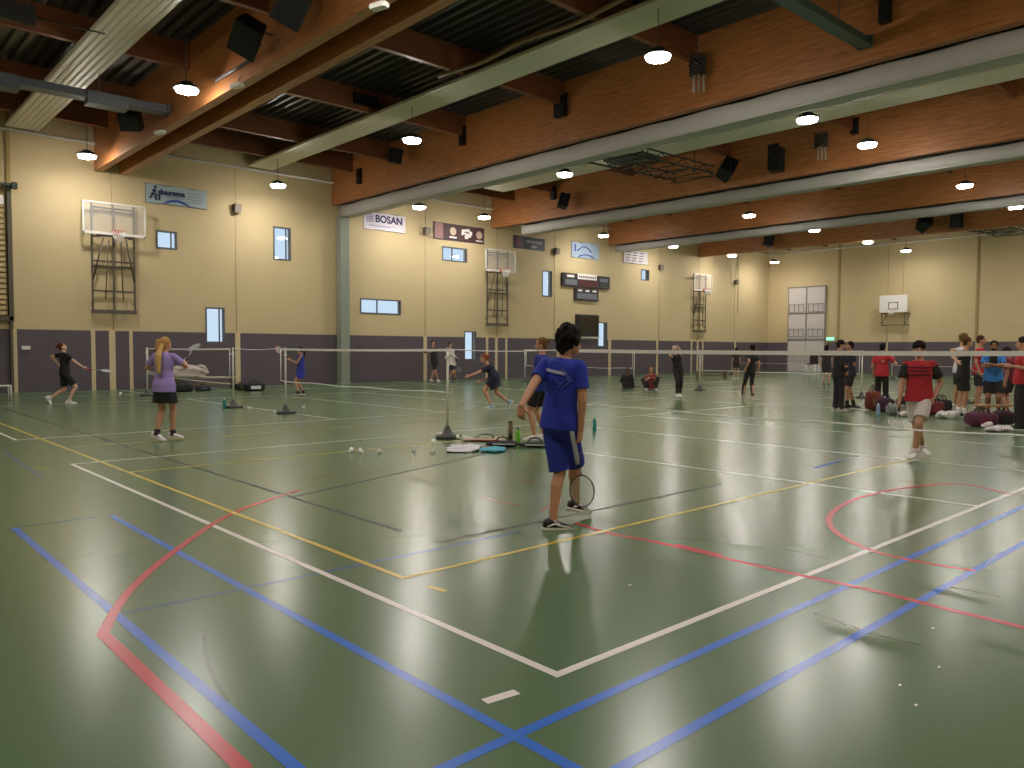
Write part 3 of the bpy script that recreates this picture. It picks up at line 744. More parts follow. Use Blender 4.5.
# small wall sensors with their cables
for x, z, lb in ((13.15, 7.2, 'small white loudspeaker on the wall right of the pale blue banner'), (22.6, 7.3, 'small grey loudspeaker on the wall left of the brown banner'), (31.6, 7.1, 'small loudspeaker on the wall left of the light blue banner'), (41.3, 6.9, 'small loudspeaker on the wall right of the farthest banner'), (50.3, 6.5, 'small loudspeaker on the wall near the corner')):
    t = thing('wall_loudspeaker', lb, 'loudspeaker', (x, YW-.1, z), 'small wall loudspeakers')
    bm = newbm(); box(bm, (x, YW-.16, z), (.26, .2, .36), Matrix.Rotation(.2, 3, 'X')); bmesh.ops.bevel(bm, geom=list(bm.edges), offset=.03, segments=2); obj('cabinet', bm, mat('grey_speaker_shell', '8E8478', .6), t)
    bm = newbm(); box(bm, (x-.12, YW-.1, z), (.06, .2, .3)); tube(bm, [(x, YW-.01, z), (x, YW-.14, z)], .02, 6); obj('wall_bracket', bm, BRSTEEL, t)
    bm = newbm(); tube(bm, [(x, YW-.02, z+.2), (x, YW-.02, 8.8)], .012, 5); tube(bm, [(x-.03, YW-.02, 2.2), (x-.03, YW-.02, z-.2)], .01, 5); obj('cable', bm, mat('ochre_cable', 'B8A67E', .7), t)
for x in (15.0, 14.7): 
    pass
# thin guide ropes beside goals
for x, a, b in ((8.5, 2.2, 8.8), (27.2, 2.2, 8.8), (45.7, 2.2, 8.8)):
    bm = newbm(); tube(bm, [(x, YW-.02, a), (x, YW-.02, b)], .014, 5); tag(obj('lifting_cable', bm, mat('ochre_cable', 'B8A67E'), None, (x, YW-.02, a)), 'thin lifting cable on the wall behind the %s basketball goal' % {8.5: 'nearest', 27.2: 'middle', 45.7: 'farthest'}[x], 'cable')
for y in (22.1, 21.1):
    bm = newbm(); tube(bm, [(XB-.02, y, 2.2), (XB-.02, y, 8.7)], .015, 5); tag(obj('lifting_cable', bm, mat('ochre_cable', 'B8A67E'), None, (XB-.02, y, 2.2)), 'thin cable up the end wall %s of the white board' % ('left' if y > 21.4 else 'right'), 'cable')
for x, a, b in ((50.7, 4.3, 8.5), (49.7, 6.3, 7.9)):
    bm = newbm(); tube(bm, [(x, YW-.02, a), (x, YW-.02, b)], .014, 5); tag(obj('lifting_cable', bm, mat('ochre_cable', 'B8A67E'), None, (x, YW-.02, a)), 'thin %s dark cable on the wall near the corner' % ('long' if x > 50 else 'short'), 'cable')

# wall bars at the left edge
t = thing('wall_bars', 'pale wooden wall bars in a dark steel frame at the left edge', 'wall bars', (4.4, YW-.2, 2.5))
bm = newbm(); z = 2.7
while z < 6.7:
    box(bm, (4.2, YW-.2, z), (1.9, .03, .13)); z += .18
obj('wooden_slats', bm, SLAT, t)
bm = newbm(); box2(bm, (5.2, YW-.3, 2.4), (5.33, YW-.06, 6.95)); box2(bm, (3.2, YW-.3, 2.45), (5.3, YW-.12, 2.58)); box2(bm, (5.23, YW-.16, 0), (5.31, YW-.06, 2.4)); obj('steel_frame', bm, mat('weathered_steel', '5A5548', .5, .3), t)
bm = newbm(); tube(bm, [(3.0, YW-.4, 6.95), (5.45, YW-.4, 6.95)], .06, 8); box(bm, (5.4, YW-.35, 6.95), (.16, .3, .2)); obj('top_roller', bm, DSTEEL, t)
bm = newbm(); box2(bm, (4.95, YW-.36, 6.3), (5.1, YW-.3, 6.6)); obj('label_plate', bm, WHITEM, t)

# tall door in the end wall
D0, D1 = 26.4, 29.3
bm = newbm(); box2(bm, (XB-.1, D0, 0), (XB, D1, 6.3)); 
dr = struct('door_1', bm, DOORM, 'tall grey double equipment door in the end wall', 'door')
def dpart(nm, bm, m): return obj(nm, bm, m, dr)
for k, (a, b) in enumerate(((D0+.06, (D0+D1)/2-.05), ((D0+D1)/2+.05, D1-.06))):
    for z0, z1 in ((.05, 2.3), (2.42, 4.25), (4.35, 6.2)):
        bm = newbm(); box2(bm, (XB-.15, a, z0), (XB-.1, b, z1)); dpart('door_leaf_panel', bm, mat('pale_door_panel', 'C8C2C0', .5))
bm = newbm()
for z in (2.36, 4.3): box2(bm, (XB-.18, D0, z-.04), (XB-.1, D1, z+.04))
box2(bm, (XB-.18, (D0+D1)/2-.05, 2.4), (XB-.1, (D0+D1)/2+.05, 6.3))
for a, b in ((D0, D0+.06), (D1-.06, D1)): box2(bm, (XB-.17, a, 0), (XB-.1, b, 6.3))
box2(bm, (XB-.17, D0, 6.2), (XB-.1, D1, 6.3)); dpart('door_frame_bar', bm, mat('door_bar_grey', '857E7C', .5))
bm = newbm()
for z0, z1 in ((2.6, 3.15), (4.4, 5.0)):
    for a, b in ((D0+.15, (D0+D1)/2-.2), ((D0+D1)/2+.2, D1-.15)):
        for z in (z0, z1): tube(bm, [(XB-.22, a, z), (XB-.22, b, z)], .02, 5)
        for k in range(4): tube(bm, [(XB-.22, a+(b-a)*k/3, z0), (XB-.22, a+(b-a)*k/3, z1)], .02, 5)
dpart('push_bar_grid', bm, mat('door_bar_grey', '857E7C'))
t = thing('exit_sign', 'small lit green exit sign right of the tall grey door', 'exit sign', (XB-.08, 26.0, 2.4))
bm = newbm(); box(bm, (XB-.09, 26.0, 2.42), (.1, .62, .26)); obj('case', bm, WHITEM, t)
bm = newbm(); box(bm, (XB-.145, 26.0, 2.42), (.01, .56, .2)); obj('lit_face', bm, mat('exit_green', '6FE0A0', .5, emit=1.2), t)
for x, y, lb in ((3, 0, 0),): pass
# socket on wainscot left
bm = newbm(); box2(bm, (5.56, YW-.1, 1.48), (5.82, YW-.03, 1.6)); tag(obj('wall_socket', bm, WHITEM, None, (5.85, YW-.06, 1.34)), 'small white socket plate on the dark wall left of the player', 'socket')

# ---------------------------------------------------------------- badminton nets and posts
def post(x, y, lb, h=1.55, style=0):
    t = thing('net_post', lb, 'net post', (x, y, 0), 'badminton net posts')
    bm = newbm(); tube(bm, [(x, y, .05), (x, y, h)], .02, 10); tube(bm, [(x, y, h-.005), (x, y, h+.015)], .026, 10); obj('pole', bm, POSTM, t)
    bm = newbm(); A, B = V((1, 0, 0)), V((0, 1, 0))
    rings(bm, [ering((x, y, z), A, B, a, b, 12, 3.2) for z, a, b in ((.0, .2, .15), (.05, .2, .15), (.07, .1, .08), (.2, .035, .035), (.22, .03, .03))])
    obj('weighted_base', bm, mat('base_grey', '4C4C4A', .5, .3), t)
    bm = newbm()
    for s in (-1, 1): tube(bm, [(x+.16, y+s*.15-.015, .03), (x+.16, y+s*.15+.015, .03)], .03, 10)
    obj('wheel', bm, RUBBER, t)
    bm = newbm(); box(bm, (x, y, h-.15), (.05, .05, .06)); tube(bm, [(x, y, h-.15), (x-.05, y, h-.15)], .012, 6); obj('cord_cleat', bm, WHITEM, t)
    return t
def net(x, ya, yb, lb, sp=.03, tk=.002, sag=.015):
    """ya<yb ends at posts"""
    t = thing('badminton_net', lb, 'badminton net', (x, (ya+yb)/2, .79), 'badminton nets'); L = yb-ya
    def sg(y): u = (y-ya)/L; return -4*sag*u*(1-u)
    bm = newbm(); n = 24
    pts = [(x, ya+.03+(L-.06)*i/n, 1.53+sg(ya+L*i/n)) for i in range(n+1)]
    for a, b in zip(pts, pts[1:]):
        vs = [bm.verts.new(p) for p in ((x-.006, a[1], a[2]-.026), (x-.006, b[1], b[2]-.026), (x-.006, b[1], b[2]+.02), (x-.006, a[1], a[2]+.02), (x+.006, a[1], a[2]-.026), (x+.006, b[1], b[2]-.026), (x+.006, b[1], b[2]+.02), (x+.006, a[1], a[2]+.02))]
        for f in ((0,1,2,3),(7,6,5,4),(0,4,5,1),(3,2,6,7)): bm.faces.new([vs[i] for i in f])
    weld(bm); obj('top_tape', bm, TAPE, t)
    bm = newbm(); tube(bm, [(x, p[1], .79+1.6*sg(p[1])+.01*math.sin(i*.8)) for i, p in enumerate(pts)], .010, 6); obj('bottom_cord', bm, TAPE, t)
    bm = newbm()
    for y in (ya+.06, yb-.06): tube(bm, [(x, y, .8), (x, y, 1.52)], .011, 6)
    obj('side_tape', bm, TAPE, t)
    bm = newbm(); y = ya+.06
    while y < yb-.06:
        s = sg(y); vs = [bm.verts.new(p) for p in ((x, y-tk/2, .8+1.6*s), (x, y+tk/2, .8+1.6*s), (x, y+tk/2, 1.52+s), (x, y-tk/2, 1.52+s))]; bm.faces.new(vs); y += sp
    z = .8
    while z < 1.51:
        k = (1.52-z)/.72
        for i in range(n):
            a, b = pts[i], pts[i+1]; sa, sb = sg(a[1])*(1+.6*k), sg(b[1])*(1+.6*k)
            bm.faces.new([bm.verts.new(p) for p in ((x, a[1], z+sa-tk/2), (x, b[1], z+sb-tk/2), (x, b[1], z+sb+tk/2), (x, a[1], z+sa+tk/2))])
        z += sp
    o = obj('netting', bm, NETM, t)
    return t
XN = 8.2
post(XN, 26.4, 'net post farthest left, behind the woman in purple'); post(XN+.05, 19.75, 'net post with a teal bottle at its foot')
net(XN, 19.78, 26.35, 'badminton net behind the woman in purple', .035, .003)
post(8.45, 17.2, 'net post beside the girl in the blue dress'); post(8.2, 10.62, 'net post left of the gear laid on the floor')
net(8.28, 10.65, 17.15, 'badminton net in the middle, left of the blue shirted man', .03, .0025)
post(8.1, 7.75, 'net post hidden behind the blue shirted man'); post(8.1, 1.2, 'net post beyond the right edge')
net(8.05, 1.25, 7.7, 'badminton net at the right in front of the red shirted player', .024, .0014)
for k, (ya, yb) in enumerate(((20.4, 27.0), (11.0, 17.2), (1.4, 7.9))):
    x = 25.5; w = ['left', 'middle', 'right'][k]
    post(x, ya, 'second court row, right hand post of the %s net' % w); post(x, yb, 'second court row, left hand post of the %s net' % w)
    net(x, ya+.03, yb-.03, '%s badminton net of the second court row, past the first curtain box' % w, .06, .004)
for k, (ya, yb) in enumerate(((20.4, 27.0), (11.0, 17.2), (1.4, 7.9))):
    x = 43.6; w = ['left', 'middle', 'right'][k]
    post(x, ya, 'farthest court row, right hand post of the %s net' % w); post(x, yb, 'farthest court row, left hand post of the %s net' % w)
    net(x, ya+.03, yb-.03, '%s badminton net of the farthest court row' % w, .09, .006)
# connecting cords between neighbouring nets
for a, b, lb in (((8.25, 17.2, 1.54), (8.3, 19.75, 1.54), 'white cord from the teal bottle post to the blue dress post'), ((8.2, 7.8, 1.54), (8.2, 10.6, 1.54), 'white cord from the middle post towards the blue shirted man'), ((8.2, 19.8, .62), (8.2, 26.3, .72), 'slack white cord low behind the woman in purple')):
    bm = newbm(); tube(bm, [V(a).lerp(V(b), i/8)+V((0, 0, -.03*math.sin(PI*i/8))) for i in range(9)], .009, 6); tag(obj('slack_rope', bm, TAPE, None, V(a)), lb, 'rope')

exec_people = True
# ---------------------------------------------------------------- people
Z = V((0, 0, 1))
def shade(v): return v
_jobs = []
def remeshed(name, bm, m, parent, vox, smooth=4, org=None):
    o = obj(name, bm, m, parent)
    md = o.modifiers.new('r', 'REMESH'); md.mode = 'VOXEL'; md.voxel_size = vox; md.use_smooth_shade = True
    if smooth:
        ms = o.modifiers.new('s', 'SMOOTH'); ms.factor = .5; ms.iterations = smooth
    _jobs.append(o); return o
def bake_jobs():
    dg = bpy.context.evaluated_depsgraph_get(); dg.update()
    for o in _jobs:
        me = bpy.data.meshes.new_from_object(o.evaluated_get(dg)); ms = list(o.data.materials)
        o.modifiers.clear(); me.name = o.name; o.data = me
        if not me.materials:
            for x in ms: me.materials.append(x)
        for p in me.polygons: p.use_smooth = True
    _jobs.clear()

def fabric(hexc, rough=.8): return mat('cloth_'+hexc, hexc, rough, noise_amt=.06, noise_scale=30, bump=.25)
SKINS = {}
def skin(hexc): return mat('skin_'+hexc, hexc, .5)
def hairm(hexc): return mat('hair_'+hexc, hexc, .8, noise_amt=.3, noise_scale=60, bump=.5, spec=.2)

class Fr:
    def __init__(s, x, y):
        s.G = gz(x, y); s.A = V((s.G.x, s.G.y, 0)).normalized(); s.S = s.A.cross(Z).normalized()
    def J(s, px, py, w=0.0):
        d = ray(px, py); P0 = s.G+s.A*w; t = (P0-CAM).dot(s.A)/d.dot(s.A); return CAM+d*t
    def L(s, u, w, v): return s.G+s.S*u+s.A*w+Z*v
    def D(s, u, w, v): return (s.S*u+s.A*w+Z*v).normalized()

def ik(a, tgt, l1, l2, pole):
    d = tgt-a; L = min(d.length, .998*(l1+l2)); dn = d.normalized()
    x = (l1*l1-l2*l2+L*L)/(2*L); h = math.sqrt(max(0, l1*l1-x*x)); pp_ = pole-dn*pole.dot(dn)
    if pp_.length < 1e-4: pp_ = V((0, 0, -1))-dn*(-dn.z)
    return a+dn*x+pp_.normalized()*h, a+dn*L

def hand(bm, W, D, N, side, k, curl=.35, thumb=1):
    """W wrist, D pointing direction, N palm normal, side = direction of the thumb"""
    D = D.normalized(); N = (N-D*N.dot(D)).normalized(); S_ = side-D*side.dot(D); S_ = (S_-N*S_.dot(N)).normalized()
    rs = [ering(W+D*t*k, S_, N, a*k, b*k, 12, 2.6) for t, a, b in ((-.015, .026, .02), (.015, .032, .018), (.05, .041, .016), (.085, .042, .014), (.092, .036, .011))]
    rings(bm, rs)
    for off, ln in ((.031, .068), (.0105, .077), (-.0105, .072), (-.031, .056)):
        p = W+D*.082*k+S_*off*k; d = D; r = .0092*k
        for j, fr_ in enumerate((.42, .32, .26)):
            ang = curl*(1+.25*j); d = (d*math.cos(ang)+N*math.sin(ang)).normalized(); N2 = N
            q = p+d*ln*fr_*k; capsule(bm, p, q, r, r*.9, 8, 2); p = q; r *= .92
            N = (N-d*N.dot(d)).normalized()
        N = N2; N = (N-D*N.dot(D)).normalized()
    p = W+D*.025*k+S_*.03*k; d = (S_*.75+D*.6+N*.35).normalized(); q = p+d*.04*k; capsule(bm, p, q, .0125*k, .011*k, 8, 2)
    d2 = (S_*.25+D*.8+N*(.35+curl*.6)).normalized(); capsule(bm, q, q+d2*.032*k, .0105*k, .009*k, 8, 2)

def shoe(t, ank, fd, up, k, m, sole_m, trim=False):
    fd = (fd-Z*0).normalized(); up = (up-fd*up.dot(fd)).normalized(); s = fd.cross(up)
    base = ank-up*.085*k
    bm = newbm()
    rs = []
    for x, w, h0, h1 in ((-.085, .02, .02, .06), (-.078, .034, .015, .09), (-.04, .038, .015, .105), (.01, .038, .015, .10), (.06, .042, .015, .075), (.11, .046, .015, .058), (.155, .043, .015, .045), (.18, .03, .018, .036), (.188, .014, .022, .03)):
        rs.append([base+fd*x*k+s*math.cos(a)*w*k+up*((h0+h1)/2+(h1-h0)/2*math.sin(a))*k for a in [2*PI*i/14 for i in range(14)]])
    rings(bm, rs); p = obj('shoe', bm, m, t)
    bm = newbm(); pts = []
    for x, w in ((-.088, .02), (-.07, .036), (-.02, .038), (.03, .036), (.09, .046), (.14, .045), (.175, .032), (.192, .012)): pts.append((x, w))
    def outl(zz, g): return [base+fd*x*k+s*(w+g)*k+up*zz*k for x, w in pts]+[base+fd*x*k-s*(w+g)*k+up*zz*k for x, w in reversed(pts)]
    rings(bm, [outl(0, .0), outl(.01, .004), outl(.026, .003)]); sub('sole', bm, sole_m, p)
    if trim:
        bm = newbm()
        for sg in (-1, 1):
            tube(bm, [base+fd*x*k+s*sg*w*k+up*z*k for x, w, z in ((-.06, .037, .035), (0, .040, .06), (.05, .041, .045), (.09, .046, .035), (.14, .045, .03))], .009*k, 6)
            tube(bm, [base+fd*x*k+s*sg*w*k+up*z*k for x, w, z in ((.0, .038, .085), (.05, .036, .055))], .007*k, 6)
        sub('white_trim', bm, sole_m, p)
    return p

def person(nm, lb, anchor, H_=1.72, face=0, pelvis=None, neck=None, head=None, wl=None, wr=None, al=None, ar=None,
           pole_l=None, pole_r=None, kpl=None, kpr=None, fdl=None, fdr=None, headyaw=None, headtilt=0.0,
           skinc='C08A68', hair='3A2418', style='short', top='2030A0', sleeve='short', low='shorts', lowc='15151A', socks=None, shoec='E4E2E0', solec='D8D4CE',
           fem=False, vox=.014, curl=.4, hdl=None, hdr=None, nrl=None, nrr=None, thl=None, thr=None, extras=None, frame=None, build=1.0, hem=None, twist=0.0, bodyc=None, slen=.80):
    f = frame or Fr(*anchor)
    k = H_/1.75; th = math.radians(face)
    F = f.A*math.cos(th)+f.S*math.sin(th); R = F.cross(Z).normalized()
    th2 = math.radians(face+twist); F2 = f.A*math.cos(th2)+f.S*math.sin(th2); R2 = F2.cross(Z).normalized()
    P = pelvis if pelvis is not None else f.G+Z*.94*k
    N = neck if neck is not None else P+Z*.53*k
    T = (N-P).normalized(); tl = (N-P).length
    Rt = (R-T*R.dot(T)).normalized(); Ft = T.cross(Rt)
    Rs = (R2-T*R2.dot(T)).normalized(); Fs = T.cross(Rs)
    hy = math.radians(face if headyaw is None else headyaw)
    HF = (f.A*math.cos(hy)+f.S*math.sin(hy)+Z*headtilt).normalized(); HR = HF.cross(Z).normalized(); HU = HR.cross(HF)
    Hc = head if head is not None else N+Z*.17*k+HF*.03*k
    sw = (.150 if fem else .168)*k*build; hw = (.088)*k
    Sl, Sr = N-T*.07*k-Rs*sw, N-T*.07*k+Rs*sw
    Hl, Hr = P-Rt*hw, P+Rt*hw
    Al = al if al is not None else f.G-R*.11*k+Z*.085*k
    Ar = ar if ar is not None else f.G+R*.11*k+Z*.085*k
    Kl, Al = ik(Hl, Al, .44*k, .42*k, kpl if kpl is not None else F); Kr, Ar = ik(Hr, Ar, .44*k, .42*k, kpr if kpr is not None else F)
    Wl = wl if wl is not None else Sl-Rs*.06*k-Z*.52*k+F*.06*k
    Wr = wr if wr is not None else Sr+Rs*.06*k-Z*.52*k+F*.06*k
    El, Wl = ik(Sl, Wl, .29*k, .26*k, pole_l if pole_l is not None else (-F-Rs*.5-Z*.3)); Er, Wr = ik(Sr, Wr, .29*k, .26*k, pole_r if pole_r is not None else (-F+Rs*.5-Z*.3))
    b = build
    t = thing(nm, lb, 'person', (f.G.x, f.G.y, 0)); sk = skin(skinc)
    # body, one continuous surface
    bm = newbm()
    rs = [ering(P-T*.10*k, Rt, Ft, .09*k*b, .08*k*b), ering(P-T*.05*k, Rt, Ft, .15*k*b, .10*k*b), ering(P+T*.03*k, Rt, Ft, .16*k*b, .105*k*b), ering(P+T*.4*tl, Rt, Ft, (.125 if fem else .14)*k*b, .09*k*b),
          ering(P+T*.68*tl, Rs, Fs, .15*k*b, .11*k*b), ering(P+T*.86*tl, Rs, Fs, .155*k*b, .095*k*b), ering(P+T*.97*tl, Rs, Fs, .08*k, .06*k), ering(P+T*1.0*tl, Rs, Fs, .055*k, .055*k)]
    rings(bm, rs)
    capsule(bm, N-T*.05*k, Hc-HU*.05*k-HF*.02*k, .056*k, .052*k)
    kk = k
    ellip(bm, Hc+HU*.02*kk-HF*.005*kk, (HR*.074*kk, HF*.093*kk, HU*.098*kk)); ellip(bm, Hc-HU*.045*kk+HF*.03*kk, (HR*.054*kk, HF*.06*kk, HU*.068*kk))
    capsule(bm, Hc+HF*.083*kk+HU*.005*kk, Hc+HF*.102*kk-HU*.03*kk, .009*kk, .013*kk, 8, 3)
    ellip(bm, Hc-HU*.065*kk+HF*.075*kk, (HR*.022*kk, HF*.014*kk, HU*.012*kk))
    for s in (-1, 1): ellip(bm, Hc+HR*s*.075*kk-HU*.01*kk, (HR*.012*kk, HF*.02*kk, HU*.032*kk), 8, 5)
    for S0, E0, W0, hd, nr, thd, sg in ((Sl, El, Wl, hdl, nrl, thl, -1), (Sr, Er, Wr, hdr, nrr, thr, 1)):
        capsule(bm, S0-Rs*sg*.04*k, S0, .05*k*b, .05*k*b); capsule(bm, S0, E0, .052*k*b, .040*k*b); capsule(bm, E0, W0, .040*k*b, .026*k)
        D = hd if hd is not None else (W0-E0).normalized(); n_ = nr if nr is not None else (-Rs*sg+F*.2); td = thd if thd is not None else F+Z*.2
        if abs(D.dot(n_.normalized())) > .97: n_ = F+Z*.3
        sd = td-D*td.dot(D); sd = sd-n_.normalized()*sd.dot(n_.normalized())
        if sd.length < .05: td = Z+Rs*.1
        hand(bm, W0, D, n_, td, k, curl)
    for H0, K0, A0 in ((Hl, Kl, Al), (Hr, Kr, Ar)):
        capsule(bm, H0+Z*.0, K0, .088*k*b, .056*k*b); d = (A0-K0)
        calf = K0+d*.3-(F*.018*k); capsule(bm, K0, calf, .054*k*b, .055*k*b); capsule(bm, calf, A0, .053*k*b, .034*k)
    body = remeshed('body', bm, sk, t, vox*(.8 if vox < .01 else 1), 2 if vox < .01 else 4)
    # shirt
    if top:
        tm = fabric(top); bm = newbm(); e = .016
        zb = -.09 if hem is None else hem
        hx, hz_ = (.183, .145) if fem else (.192, .148)
        if low in ('leggings',): hx, hz_ = .172, .13
        if low == 'skirt': hx, hz_ = .196, .16
        rs = [ering(P+T*zb*k, Rt, Ft, hx*k*b, hz_*k*b), ering(P+T*.03*k, Rt, Ft, (hx-.004)*k*b, (hz_-.006)*k*b), ering(P+T*.13*k, Rt, Ft, (.160 if fem else .175)*k*b, .125*k*b), ering(P+T*.45*tl, Rt, Ft, (.145 if fem else .166)*k*b, .115*k*b), ering(P+T*.68*tl, Rs, Fs, .172*k*b, .13*k*b),
              ering(P+T*.84*tl, Rs, Fs, .178*k*b, .115*k*b), ering(P+T*.92*tl, Rs, Fs, .150*k, .095*k), ering(P+T*.965*tl, Rs, Fs, .095*k, .076*k), ering(P+T*.99*tl, Rs, Fs, .068*k, .068*k)]
        rings(bm, rs)
        if sleeve != 'none':
            for S0, E0, W0, sg in ((Sl, El, Wl, -1), (Sr, Er, Wr, 1)):
                capsule(bm, S0-Rs*sg*.06*k, S0, .058*k*b, .060*k*b)
                if sleeve == 'short': cone(bm, S0, S0.lerp(E0, .66), .060*k*b, .067*k*b)
                else:
                    capsule(bm, S0, E0, .060*k*b, .054*k*b); cone(bm, E0, E0.lerp(W0, .96), .054*k*b, .040*k)
        else:
            for S0, sg in ((Sl, -1), (Sr, 1)): capsule(bm, S0-Rs*sg*.07*k, S0-Rs*sg*.035*k, .058*k*b, .05*k*b)
        bmesh.ops.triangulate(bm, faces=[f_ for f_ in bm.faces if len(f_.verts) > 4]); noisy(bm, .008*k, 9, H_*31+face)
        remeshed('shirt', bm, tm, t, vox*.9, 3)
    # lower clothes
    if low:
        lm = fabric(lowc); bm = newbm()
        if low in ('shorts', 'trousers', 'leggings'):
            tt = low == 'leggings'; g = 1.0 if tt else 1.1
            rings(bm, [ering(P-T*.11*k, Rt, Ft, .12*k*b, .10*k*b), ering(P-T*.05*k, Rt, Ft, .168*k*b, .122*k*b), ering(P+T*.04*k, Rt, Ft, .166*k*b, .118*k*b), ering(P+T*.10*k, Rt, Ft, .158*k*b, .112*k*b)])
            for H0, K0, A0 in ((Hl, Kl, Al), (Hr, Kr, Ar)):
                if low == 'shorts':
                    fr_ = slen; capsule(bm, H0-T*.02, H0.lerp(K0, .35), .088*k*b, .092*k*b); cone(bm, H0.lerp(K0, .1), H0.lerp(K0, fr_), .092*k*b, .098*k*b)
                elif tt: capsule(bm, H0, K0, .096*k*b, .062*k*b); capsule(bm, K0, K0.lerp(A0, .35), .061*k*b, .062*k*b); cone(bm, K0.lerp(A0, .3), K0.lerp(A0, .93), .061*k*b, .042*k)
                else: capsule(bm, H0, K0, .09*k*b, .078*k*b); capsule(bm, K0, K0.lerp(A0, .5), .077*k*b, .072*k*b); cone(bm, K0.lerp(A0, .3), A0-Z*.02, .074*k*b, .066*k)
        elif low == 'skirt':
            Kc = (Kl+Kr)/2; Hc_ = (Hl+Hr)/2; dd = (Kc-Hc_); dl = min(.30*k, dd.length*.75); dd.normalize(); dd = (dd-T).normalized()
            rr = []
            for q, (a_, b_) in ((-.07, (.150, .11)), (.03, (.168, .125)), (.14, (.185, .148)), (dl/k, (.21, .17))):
                c_ = P-T*q*k if q < .05 else P-T*.03*k+dd*(q-.03)*k
                rg = ering(c_, Rt, Ft, a_*k*b, b_*k*b, 32)
                rr.append([c_+(p-c_)*(1+.05*max(0, q)*3*math.sin(i*PI/2)) for i, p in enumerate(rg)])
            rings(bm, rr)
            for H0, K0 in ((Hl, Kl), (Hr, Kr)): cone(bm, H0, H0.lerp(K0, min(.62, dl/(.44*k))), .1*k*b, .098*k*b)
        bmesh.ops.triangulate(bm, faces=[f_ for f_ in bm.faces if len(f_.verts) > 4]); noisy(bm, .006*k, 8, H_*17+face)
        remeshed({'shorts': 'shorts', 'skirt': 'skirt', 'trousers': 'trousers', 'leggings': 'leggings'}[low], bm, lm, t, vox*.9, 2)
    for K0, A0, fd in ((Kl, Al, fdl), (Kr, Ar, fdr)):
        fd = fd if fd is not None else (F*1.0)
        fd = fd.normalized(); shin = (K0-A0).normalized(); upv = (Z if abs(fd.z) < .35 else shin)
        if shoec: shoe(t, A0, fd, upv, k*1.03, mat('shoe_'+shoec, shoec, .5), mat('shoe_sole_'+solec, solec, .6), trim=(shoec == '141416'))
        if socks:
            bm = newbm(); cone(bm, A0-shin*.05*k, A0.lerp(K0, .3 if socks[1] == 'm' else .14), .043*k, .052*k); obj('sock', bm, fabric(socks[0]), t)
    # hair
    hm = hairm(hair); bm = newbm()
    if style != 'bald':
        cc = Hc+HU*.032*kk-HF*.022*kk
        if style == 'curly':
            ellip(bm, cc+HU*.022*kk-HF*.005*kk, (HR*.108*kk, HF*.112*kk, HU*.115*kk), 40, 26)
            ellip(bm, cc-HU*.05*kk-HF*.035*kk, (HR*.088*kk, HF*.07*kk, HU*.08*kk), 24, 14)
            bmesh.ops.triangulate(bm, faces=[f_ for f_ in bm.faces if len(f_.verts) > 4]); noisy(bm, .03*kk, 22)
            remeshed('hair', bm, hm, t, .007, 1)
        else:
            ellip(bm, cc+HU*.008*kk, (HR*.086*kk, HF*.096*kk, HU*.095*kk), 24, 14); ellip(bm, cc-HU*.055*kk-HF*.03*kk, (HR*.072*kk, HF*.055*kk, HU*.06*kk), 20, 10)
            if style == 'tousled':
                ellip(bm, cc+HU*.02*kk+HF*.012*kk, (HR*.09*kk, HF*.10*kk, HU*.09*kk), 24, 14)
                for q_ in range(5): ellip(bm, cc+HU*(.075-.012*abs(q_-2))*kk+HR*(.05-.025*q_)*kk+HF*(.045-.02*(q_ % 2))*kk, (HR*.035*kk, HF*.04*kk, HU*.032*kk), 10, 6)
            if style == 'pony':
                a0 = cc-HF*.09*kk+HU*.03*kk
                for a_, b_, ra, rb in ((a0, a0-HF*.05*kk+HU*.0, .03, .035), (a0-HF*.05*kk, a0-HF*.07*kk-Z*.12*kk, .035, .036), (a0-HF*.07*kk-Z*.12*kk, a0-HF*.045*kk-Z*.33*kk, .036, .018)): capsule(bm, a_, b_, ra*kk, rb*kk, 10, 3)
            if style == 'long':
                for q in (-1, 0, 1): capsule(bm, cc-HF*.05*kk+HR*.04*q*kk, cc-HF*.085*kk+HR*.05*q*kk-Z*.28*kk, .055*kk, .03*kk, 10, 3)
            if style == 'bun': ellip(bm, cc-HF*.1*kk+HU*.04*kk, (HR*.042*kk, HF*.04*kk, HU*.042*kk), 12, 8)
            noisy(bm, .006*kk, 25); remeshed('hair', bm, hm, t, vox*.75, 2)
        if style == 'cap':
            bm = newbm(); ellip(bm, cc+HU*.03*kk+HF*.01*kk, (HR*.092*kk, HF*.105*kk, HU*.08*kk), 20, 12); box(bm, cc+HU*.03*kk+HF*.14*kk, (.12*kk, .10*kk, .012), Matrix((HR, HF, HU)).transposed()); remeshed('cap', bm, fabric('18181C'), t, .012, 2)
    # face
    toward = HF.dot(-f.A) > -.35
    if toward:
        for s in (-1, 1):
            bm = newbm(); ellip(bm, Hc+HR*s*.031*kk+HF*.083*kk+HU*.012*kk, (HR*.012*kk, HF*.008*kk, HU*.007*kk), 10, 6); obj('eye', bm, mat('dark_eye', '1C1512', .3), t)
            bm = newbm(); tube(bm, [Hc+HR*s*.014*kk+HF*.089*kk+HU*.03*kk, Hc+HR*s*.03*kk+HF*.086*kk+HU*.036*kk, Hc+HR*s*.046*kk+HF*.074*kk+HU*.029*kk], .0045*kk, 6); obj('eyebrow', bm, hm, t)
        bm = newbm(); ellip(bm, Hc-HU*.062*kk+HF*.088*kk, (HR*.022*kk, HF*.006*kk, HU*.005*kk), 10, 6); obj('mouth', bm, mat('lip', '8A4A42', .5), t)
